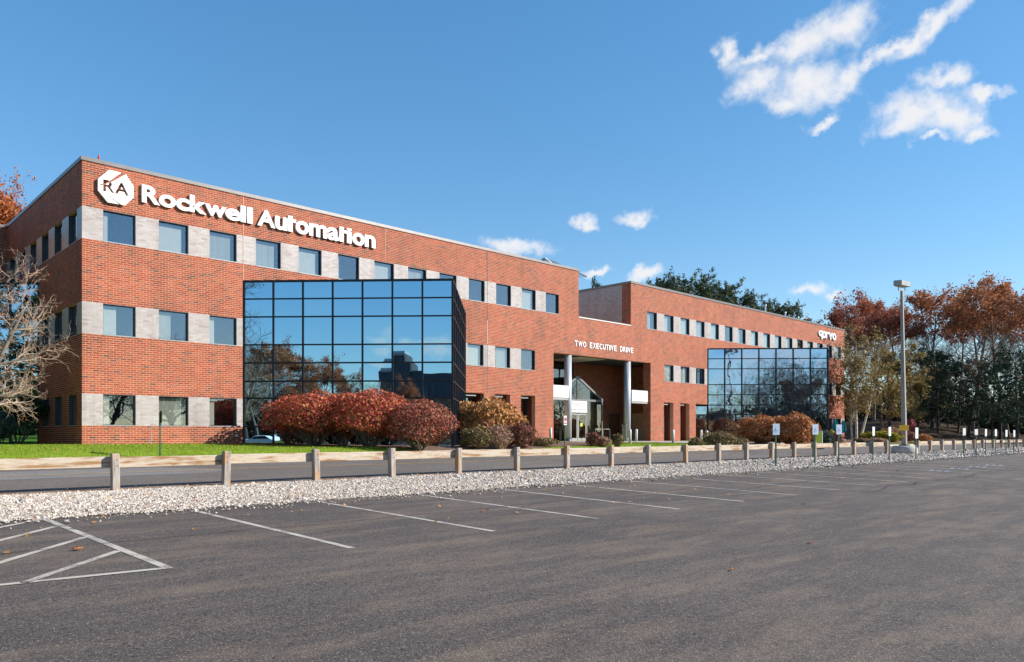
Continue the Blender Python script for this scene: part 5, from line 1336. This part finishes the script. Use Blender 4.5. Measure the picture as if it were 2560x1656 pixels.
def shrub(label, px, d, wpx, top, lm, nleaf=3000, lsize=.06, stems=14, squash=1.0, low=.18, group=None, name='shrub', base_z=None, seed=None, bark=M_BARK, inner=.5, deep=1.0, rough=.13, pos=None):
    p = at(px, PY, d) if pos is None else Vector((*pos, 0)); z0 = H(p.x, p.y) if base_z is None else base_z
    dd = p.x * CA + p.y * SA
    w = wpx * dd / FPX / 2; h = EYE + (PY - top) * dd / FPX - z0
    t = thing(name, label, 'shrub', (p.x, p.y, z0), group)
    r = np.random.default_rng(seed if seed is not None else int(px) + 3)
    zc = h * (low + (1 - low) / 2); rz = h * (1 - low) / 2
    def lump(dv):
        return 1 + rough * (np.sin(dv[:, 0] * 5 + 1.3) * np.cos(dv[:, 1] * 4.3) + .7 * np.sin(dv[:, 2] * 6 + dv[:, 0] * 3))
    if group and 'burning' in group: w *= 1.08
    dv = norm(r.normal(size=(nleaf, 3)))
    ph = r.uniform(0, 6.28, 4)
    # thin spots: drop leaves in a few patches so that twigs show through
    pk = np.sin(dv[:, 0] * 7 + ph[0]) * np.sin(dv[:, 1] * 6 + ph[1]) * np.sin(dv[:, 2] * 7 + ph[2]); dv = dv[(pk < .35) | (r.random(nleaf) < .35)]; nleaf = len(dv)
    rr_ = np.where(r.random(nleaf) < inner, r.uniform(.35, .93, nleaf) ** .6, r.uniform(.90, 1.0, nleaf)) * lump(dv) * .95
    e = 1.25                         # slightly boxy dome, as clipped
    sh = (np.abs(dv) ** (2 * e)).sum(1) ** (-1 / (2 * e))
    c = dv * (rr_ * sh)[:, None] * np.array([w, w * deep, rz]) + np.array([0, 0, zc])
    c[:, 2] = np.maximum(c[:, 2], .03)
    V, F = leaves(r, c, 1, lsize, 0)
    n = nleaf
    nn = norm(dv + r.normal(size=(n, 3)) * .75); q_ = r.normal(size=(n, 3)); a = norm(q_ - nn * (q_ * nn).sum(1, keepdims=True)); b = np.cross(nn, a); s = lsize * r.lognormal(0, .28, n)[:, None]
    V = np.stack([c - a * s, c + b * s * .55, c + a * s, c - b * s * .55], 1).reshape(-1, 3)
    link('leaves', np_mesh('leaves', V, np.arange(4 * n).reshape(-1, 4), lm), t)
    k = stems; az = r.uniform(0, 6.28, k); st = np.stack([np.cos(az), np.sin(az), np.zeros(k)], 1) * w * .12
    di = np.stack([np.cos(az), np.sin(az), r.uniform(.7, 2.2, k)], 1)
    l0 = grow(r, st, di, np.full(k, h * .75) * r.uniform(.6, 1, k), np.full(k, .022 + .01 * h), 5, .14, .08)
    l1 = branch(r, l0, 4, .3, 1, .5, .6, .2, 3, .2, .04, .55, rmin=.007)
    link('stem', wood_mesh('stem', [l0, l1], [5, 3], bark), t)
    return t
GB = 'clipped burning bushes before the glass bay'
shrub('shaded leftmost burning bush, dark red, half behind its neighbour', 724, 37.2, 122, 996, M_LRED, 4500, .06, 16, low=.2, group=GB, name='burning_bush')
shrub('rounded red burning bush, second from the left', 790, 35.8, 172, 978, M_LRED, 8500, .06, 22, low=.2, group=GB, name='burning_bush')
shrub('dark recessed burning bush in the gap between the two biggest', 858, 36.2, 110, 982, M_LRED, 5000, .06, 14, low=.18, group=GB, name='burning_bush', seed=5)
shrub('biggest burning bush, brightest red, right of centre', 925, 35.3, 185, 973, M_LRED, 9500, .06, 22, low=.2, group=GB, name='burning_bush')
shrub('thinner browning burning bush at the right end near the bay corner', 1050, 34.7, 152, 1000, M_LREDSP, 6800, .055, 26, low=.14, group=GB, name='burning_bush')
shrub('big tan dried hydrangea right of the first glass bay', 1222, 42.2, 150, 995, M_LTAN, 5200, .10, 20, low=.08, name='hydrangea_bush', rough=.16)
shrub('low round olive shrub at the glass bay corner', 1193, 37.5, 72, 1066, M_LOLIVE, 2800, .05, 12, low=.05)
shrub('wispy pale brown shrub between olive and wine bushes', 1248, 38.2, 62, 1060, M_LPALE, 1800, .05, 26, low=.02, inner=.7, bark=M_TWIG)
shrub('wine brown shrub in front of the narrow openings', 1303, 39.5, 72, 1056, M_LWINE, 3000, .06, 16, low=.04, rough=.18)
shrub('small yellow shrub at the foot of the glass bay corner', 1160, 38.0, 20, 1098, M_LGOLD, 500, .05, 6, low=.02)
shrub('low green-brown ground shrub left of the entrance walk', 1358, 42, 66, 1094, M_LOLIVE, 1500, .05, 12, low=.02, squash=.5)
shrub('small brown shrub before the entrance doors', 1483, 44.5, 34, 1080, M_LWINE, 900, .06, 10, low=.05)
shrub('low spreading brown shrub right of the entrance doors', 1508, 44.8, 36, 1092, M_LPALE, 800, .06, 10, low=.02)
shrub('round tan shrub in the middle of the entrance planting', 1544, 45.5, 28, 1084, M_LOLIVE, 900, .06, 10, low=.05)
shrub('low tan shrub before the dark glass left of the bollards', 1740, 50.5, 34, 1093, M_LOLIVE, 700, .06, 10, low=.02)
shrub('spreading green-brown shrub between bollard and brown hydrangeas', 1798, 51.5, 74, 1078, M_LOLIVE, 2200, .07, 14, low=.02)
shrub('low straggling shrub in front of the far glass bay', 1850, 53, 50, 1094, M_LOLIVE, 900, .06, 10, low=.02)
shrub('brown dried hydrangea, left one before the far glass bay', 1902, 58.5, 95, 1038, M_LBROWN, 4200, .11, 18, low=.06, name='hydrangea_bush', rough=.15)
shrub('taller brown dried hydrangea, right one before the far glass bay', 1985, 57.8, 104, 1033, M_LBROWN, 5200, .11, 18, low=.06, name='hydrangea_bush', rough=.15)
shrub('blue-green spreading shrub right of the brown hydrangeas', 2060, 62, 44, 1076, M_LBLUE, 2000, .07, 12, low=.03)
shrub('brown twiggy shrub below the teal umbrellas', 2090, 64, 34, 1080, M_LWINE, 1200, .07, 10, low=.03)
shrub('small gold shrub behind the blue-green shrub', 2078, 66, 22, 1073, M_LGOLD, 700, .07, 8, low=.05)
shrub('gold shrub just right of the birch stems', 2172, 80, 40, 1081, M_LGOLD, 1600, .09, 10, low=.06)
shrub('dark gold mounded shrub in the yellow group', 2206, 79, 54, 1077, M_LGOLD, 2200, .09, 10, low=.06)
shrub('brightest yellow shrub beside the lamp pole', 2232, 77, 32, 1082, M_LGOLD, 1600, .09, 10, low=.06)
shrub('low tan mound of shrub at the road edge below the birch', 2190, 71, 54, 1095, M_LPALE, 1800, .07, 12, low=.02)
shrub('low tan shrub at the birch foot', 2150, 72, 30, 1096, M_LOLIVE, 1000, .07, 10, low=.02)
shrub('pinkish-red shrub right of the lamp pole', 2276, 90, 28, 1046, M_LPINK, 1400, .11, 10, low=.15)
shrub('brown shrub at the foot of the pink-red shrub', 2268, 82, 44, 1078, M_LWINE, 1500, .09, 10, low=.03)
shrub('russet low shrub at the edge of the shaded slope', 2308, 78, 40, 1086, M_LBROWN, 1400, .09, 10, low=.03)
shrub('dusty brown shrub behind the yellow shrubs', 2228, 86, 44, 1067, M_LPALE, 1300, .09, 10, low=.05)
shrub('dark green umbrella-shaped evergreen in the shaded left corner', 42, 37, 140, 988, M_LGREEN, 6000, .06, 9, low=.45, name='evergreen_shrub', bark=M_BARK)
shrub('blue-green evergreen bush at the left edge in shade', 2, 34.5, 66, 1030, M_LBLUE, 3200, .06, 8, low=.2, name='evergreen_shrub')
shrub('dark bush at the foot of the shaded corner bay', 76, 40, 40, 1062, M_LGREEN, 1500, .06, 10, low=.1, name='evergreen_shrub')

# ------------------------------------------------------------------ across the lot: what the mirrored bays show
NB = Vector(N1)
def mirrored(px, dist, p_on):
    p = at(px, PY, dist); c0 = NB.dot(Vector((p_on[0], p_on[1], 0))); p.z = 0
    return p - NB * 2 * (NB.dot(p) - c0)
P1, P2 = (BAYS[0][0], V0), (BAYS[1][0], V0)
GM = 'trees across the lot, seen in the glass'
def rtree(kind, px, dist, top, p_on, sx=1.0):
    p = mirrored(px, dist, p_on); h = EYE + (PY - top) * dist / FPX - zlot(p.y)
    tree(kind, 0, 0, 0, 'autumn tree across the parking lot, mirrored in the ' + ('larger' if p_on == P1 else 'far') + ' glass bay', GM + (' bay near' if p_on == P1 else ' bay far'), 'tree', pos=(p.x, p.y), hh=h, sx=sx)
for a in [('bare1', 618, 104, 770, 1.0), ('oak2', 650, 112, 870, 1.1), ('oak0', 690, 108, 862, 1.2), ('oak3', 735, 118, 868, 1.0), ('oak0', 775, 118, 905, 1.2), ('oak3', 800, 122, 905, .9), ('oak2', 840, 125, 930, 1.2),
          ('bare0', 875, 135, 945, 1.4), ('bare1', 915, 140, 958, 1.4), ('bare0', 955, 140, 968, 1.4), ('oak0', 1000, 140, 985, 1.3), ('oak3', 1032, 125, 945, .9), ('bare1', 1060, 140, 985, 1.4), ('bare0', 1100, 140, 990, 1.4), ('bare1', 1135, 140, 985, 1.4),
          ('bare0', 640, 125, 900, 1.4), ('bare1', 700, 130, 915, 1.4), ('bare0', 760, 135, 930, 1.4)]:
    rtree(a[0], a[1], a[2], a[3], P1, a[4])
for a in [('bare0', 1830, 150, 960, 1.2), ('bare1', 1868, 150, 985, 1.4), ('bare1', 1910, 138, 930, 1.0), ('bare0', 1945, 132, 902, 1.0), ('bare1', 1990, 130, 900, 1.0), ('bare0', 2030, 136, 935, 1.1), ('bare1', 2066, 134, 925, 1.1), ('bare0', 1790, 160, 990, 1.4),
          ('oak2', 1960, 150, 950, 1.3), ('bare1', 1925, 130, 905, 1.3), ('bare0', 1968, 128, 898, 1.2), ('bare1', 2048, 130, 915, 1.2), ('bare0', 1895, 140, 945, 1.2), ('bare1', 1985, 140, 910, 1.4), ('bare0', 1890, 155, 975, 1.5), ('bare1', 2010, 150, 950, 1.3)]:
    rtree(a[0], a[1], a[2], a[3], P2, a[4])
for (u, v, h, k) in [(120, -8, 15, 'bare0'), (128, -16, 17, 'bare1'), (136, -24, 18, 'bare0'), (146, -14, 17, 'bare1'), (150, -34, 19, 'oak2'), (162, -22, 18, 'bare0'), (140, -4, 14, 'oak2'), (172, -36, 20, 'bare1'), (112, -22, 15, 'bare0')]:
    tree(k, 0, 0, 0, 'autumn tree across the parking lot, mirrored in the right wing windows', GM + ' windows', 'tree', pos=(u, v), hh=h, sx=1.2)
# distant woods that read as one mass: brush and trunks filling in below and behind the single trees
def woods(name, label, pts, hgt, depth, n, lm, size, seed):
    r = np.random.default_rng(seed); pts = np.array(pts, float); k = len(pts) - 1
    seg = r.integers(0, k, n); t = r.random((n, 1)); c = pts[seg] * (1 - t) + pts[seg + 1] * t
    g = np.array([(zlot(p[1]) if p[1] < 14 else H(p[0], p[1])) for p in c])
    hh = hgt * (.72 + .28 * np.sin(c[:, 0] * .31 + seed) * np.cos(c[:, 1] * .23)) 
    z = g + hh * r.beta(1.0, 1.35, n) - .2
    c = np.concatenate([c + r.normal(size=(n, 2)) * depth, z[:, None]], 1)
    a = norm(r.normal(size=(n, 3))); b = norm(np.cross(a, r.normal(size=(n, 3)))); s_ = size * r.lognormal(0, .35, n)[:, None]
    V = np.stack([c - a * s_, c + b * s_ * .5, c + a * s_, c - b * s_ * .5], 1).reshape(-1, 3)
    o = link(name, np_mesh(name, V, np.arange(4 * n).reshape(-1, 4), lm)); o['kind'] = 'stuff'; o['label'] = label; o['category'] = 'woods'
def v2(px, d): p = at(px, PY, d); return (p.x, p.y)
def m2(px, d, on): p = mirrored(px, d, on); return (p.x, p.y)
M_BRUSH = leafmat('woodland_brush', [(0.075, 0.055, 0.035), (0.12, 0.08, 0.045), (0.05, 0.055, 0.03), (0.17, 0.10, 0.05), (0.04, 0.045, 0.032)])
woods('distant_woods', 'dark brushy depth of the wood behind the pines at right', [v2(2010, 152), v2(2200, 150), v2(2400, 140), v2(2600, 130), v2(2900, 118)], 8.5, 3.0, 24000, M_BRUSH, .34, 3)
M_TWIGGY = leafmat('far_twigs', [(0.16, 0.10, 0.065), (0.22, 0.13, 0.08), (0.11, 0.075, 0.05), (0.26, 0.12, 0.05)])
woods('distant_woods', 'russet and brown tree mass across the lot, left part of the larger glass bay', [m2(560, 122, P1), m2(700, 124, P1), m2(800, 128, P1)], 11, 2.5, 15000, M_TWIGGY, .3, 7)
P0 = (U0, VC)
woods('distant_woods', 'dark evergreen mass out of frame at left, mirrored in the shaded corner bay', [m2(-40, 82, P0), m2(60, 84, P0), m2(140, 86, P0)], 8, 2.5, 12000, M_LGREEN, .34, 8)
woods('distant_woods', 'brown tree line across the lot, seen only in the larger glass bay', [m2(540, 150, P1), m2(760, 155, P1), m2(960, 160, P1), m2(1190, 165, P1)], 8.5, 3, 16000, M_BRUSH, .38, 4)
woods('distant_woods', 'brown tree line across the lot, seen only in the far glass bay', [m2(1700, 172, P2), m2(1900, 170, P2), m2(2120, 165, P2)], 9.5, 3, 18000, M_BRUSH, .38, 5)
woods('distant_woods', 'brown tree line across the lot, seen only in the right windows', [(70, -60), (110, -52), (150, -55), (210, -40), (240, -10)], 9, 3, 16000, M_BRUSH, .4, 6)
# grey tower block far across the lot
M_TOWER = plain('dark_grey_cladding', (0.06, 0.063, 0.07), 0.8, 0, 0.15, 1)
def block():
    p = mirrored(1045, 190, P1); t = thing('office_block', 'dark grey block across the lot, seen only mirrored in the glass bay', 'building', (p.x, p.y, -1))
    d = Vector((CA, SA, 0)); r3 = Vector((SA, -CA, 0))
    q = p - r3 * 4.6
    MB().obox(q + Vector((0, 0, 8.8)), r3 * 4.0, d * 4.5, Vector((0, 0, 10.8))).build('tower', M_TOWER, t, bevel=.5)
    MB().obox(q + Vector((0, 0, 19.9)), r3 * 3.4, d * 3.8, Vector((0, 0, .3))).build('roof_edge', M_COLUMN, t)
    for i in range(3): MB().obox(q + r3 * (-2.4 + 2.4 * i) + d * 4.52 + Vector((0, 0, 9.5)), r3 * .75, d * .05, Vector((0, 0, 8.6))).build('window', M_FRAME, t)
    MB().obox(p + r3 * 4.5 + Vector((0, 0, 7.6)), r3 * 5.2, d * 5, Vector((0, 0, 9.6))).build('wall', M_TOWER, t)
    for i in range(5): MB().obox(p + r3 * (1.2 + 1.65 * i) + d * 5.02 + Vector((0, 0, 8.5)), r3 * .5, d * .05, Vector((0, 0, 7.4))).build('window', M_FRAME, t)
block()
def car():
    p = mirrored(652, 92, P1); z = zlot(p.y); p.z = z; t = thing('parked_car', 'white hatchback across the lot, mirrored low in the glass bay', 'car', p)
    x = Vector((SA, -CA, 0)); y = Vector((CA, SA, 0)); U = Vector((0, 0, 1))
    prof = [(-2.1, .35), (-2.15, .75), (-1.95, .95), (-1.1, 1.0), (-.45, 1.42), (.9, 1.46), (1.75, 1.0), (2.05, .9), (2.1, .4)]
    MB().prism([p + x * a + U * b - y * .85 for a, b in prof], y * 1.7).build('body', M_WHITE, t, bevel=.05)
    for s in (-1, 1):
        MB().prism([p + x * a + U * b + y * (.86 * s) for a, b in ((-.95, 1.02), (-.4, 1.36), (.85, 1.4), (1.45, 1.05))], y * .012 * s).build('side_window', M_MULLION, t)
        for a in (-1.35, 1.35):
            c = p + x * a + U * .32 + y * (.78 * s)
            w = MB().tube([c - y * .1, c + y * .1], [.32, .32], 18).build('wheel', M_MULLION, t)
            MB().tube([c + y * .1 * s, c + y * .115 * s], [.2, .2], 12).build('rim', M_STEEL, w)
car()
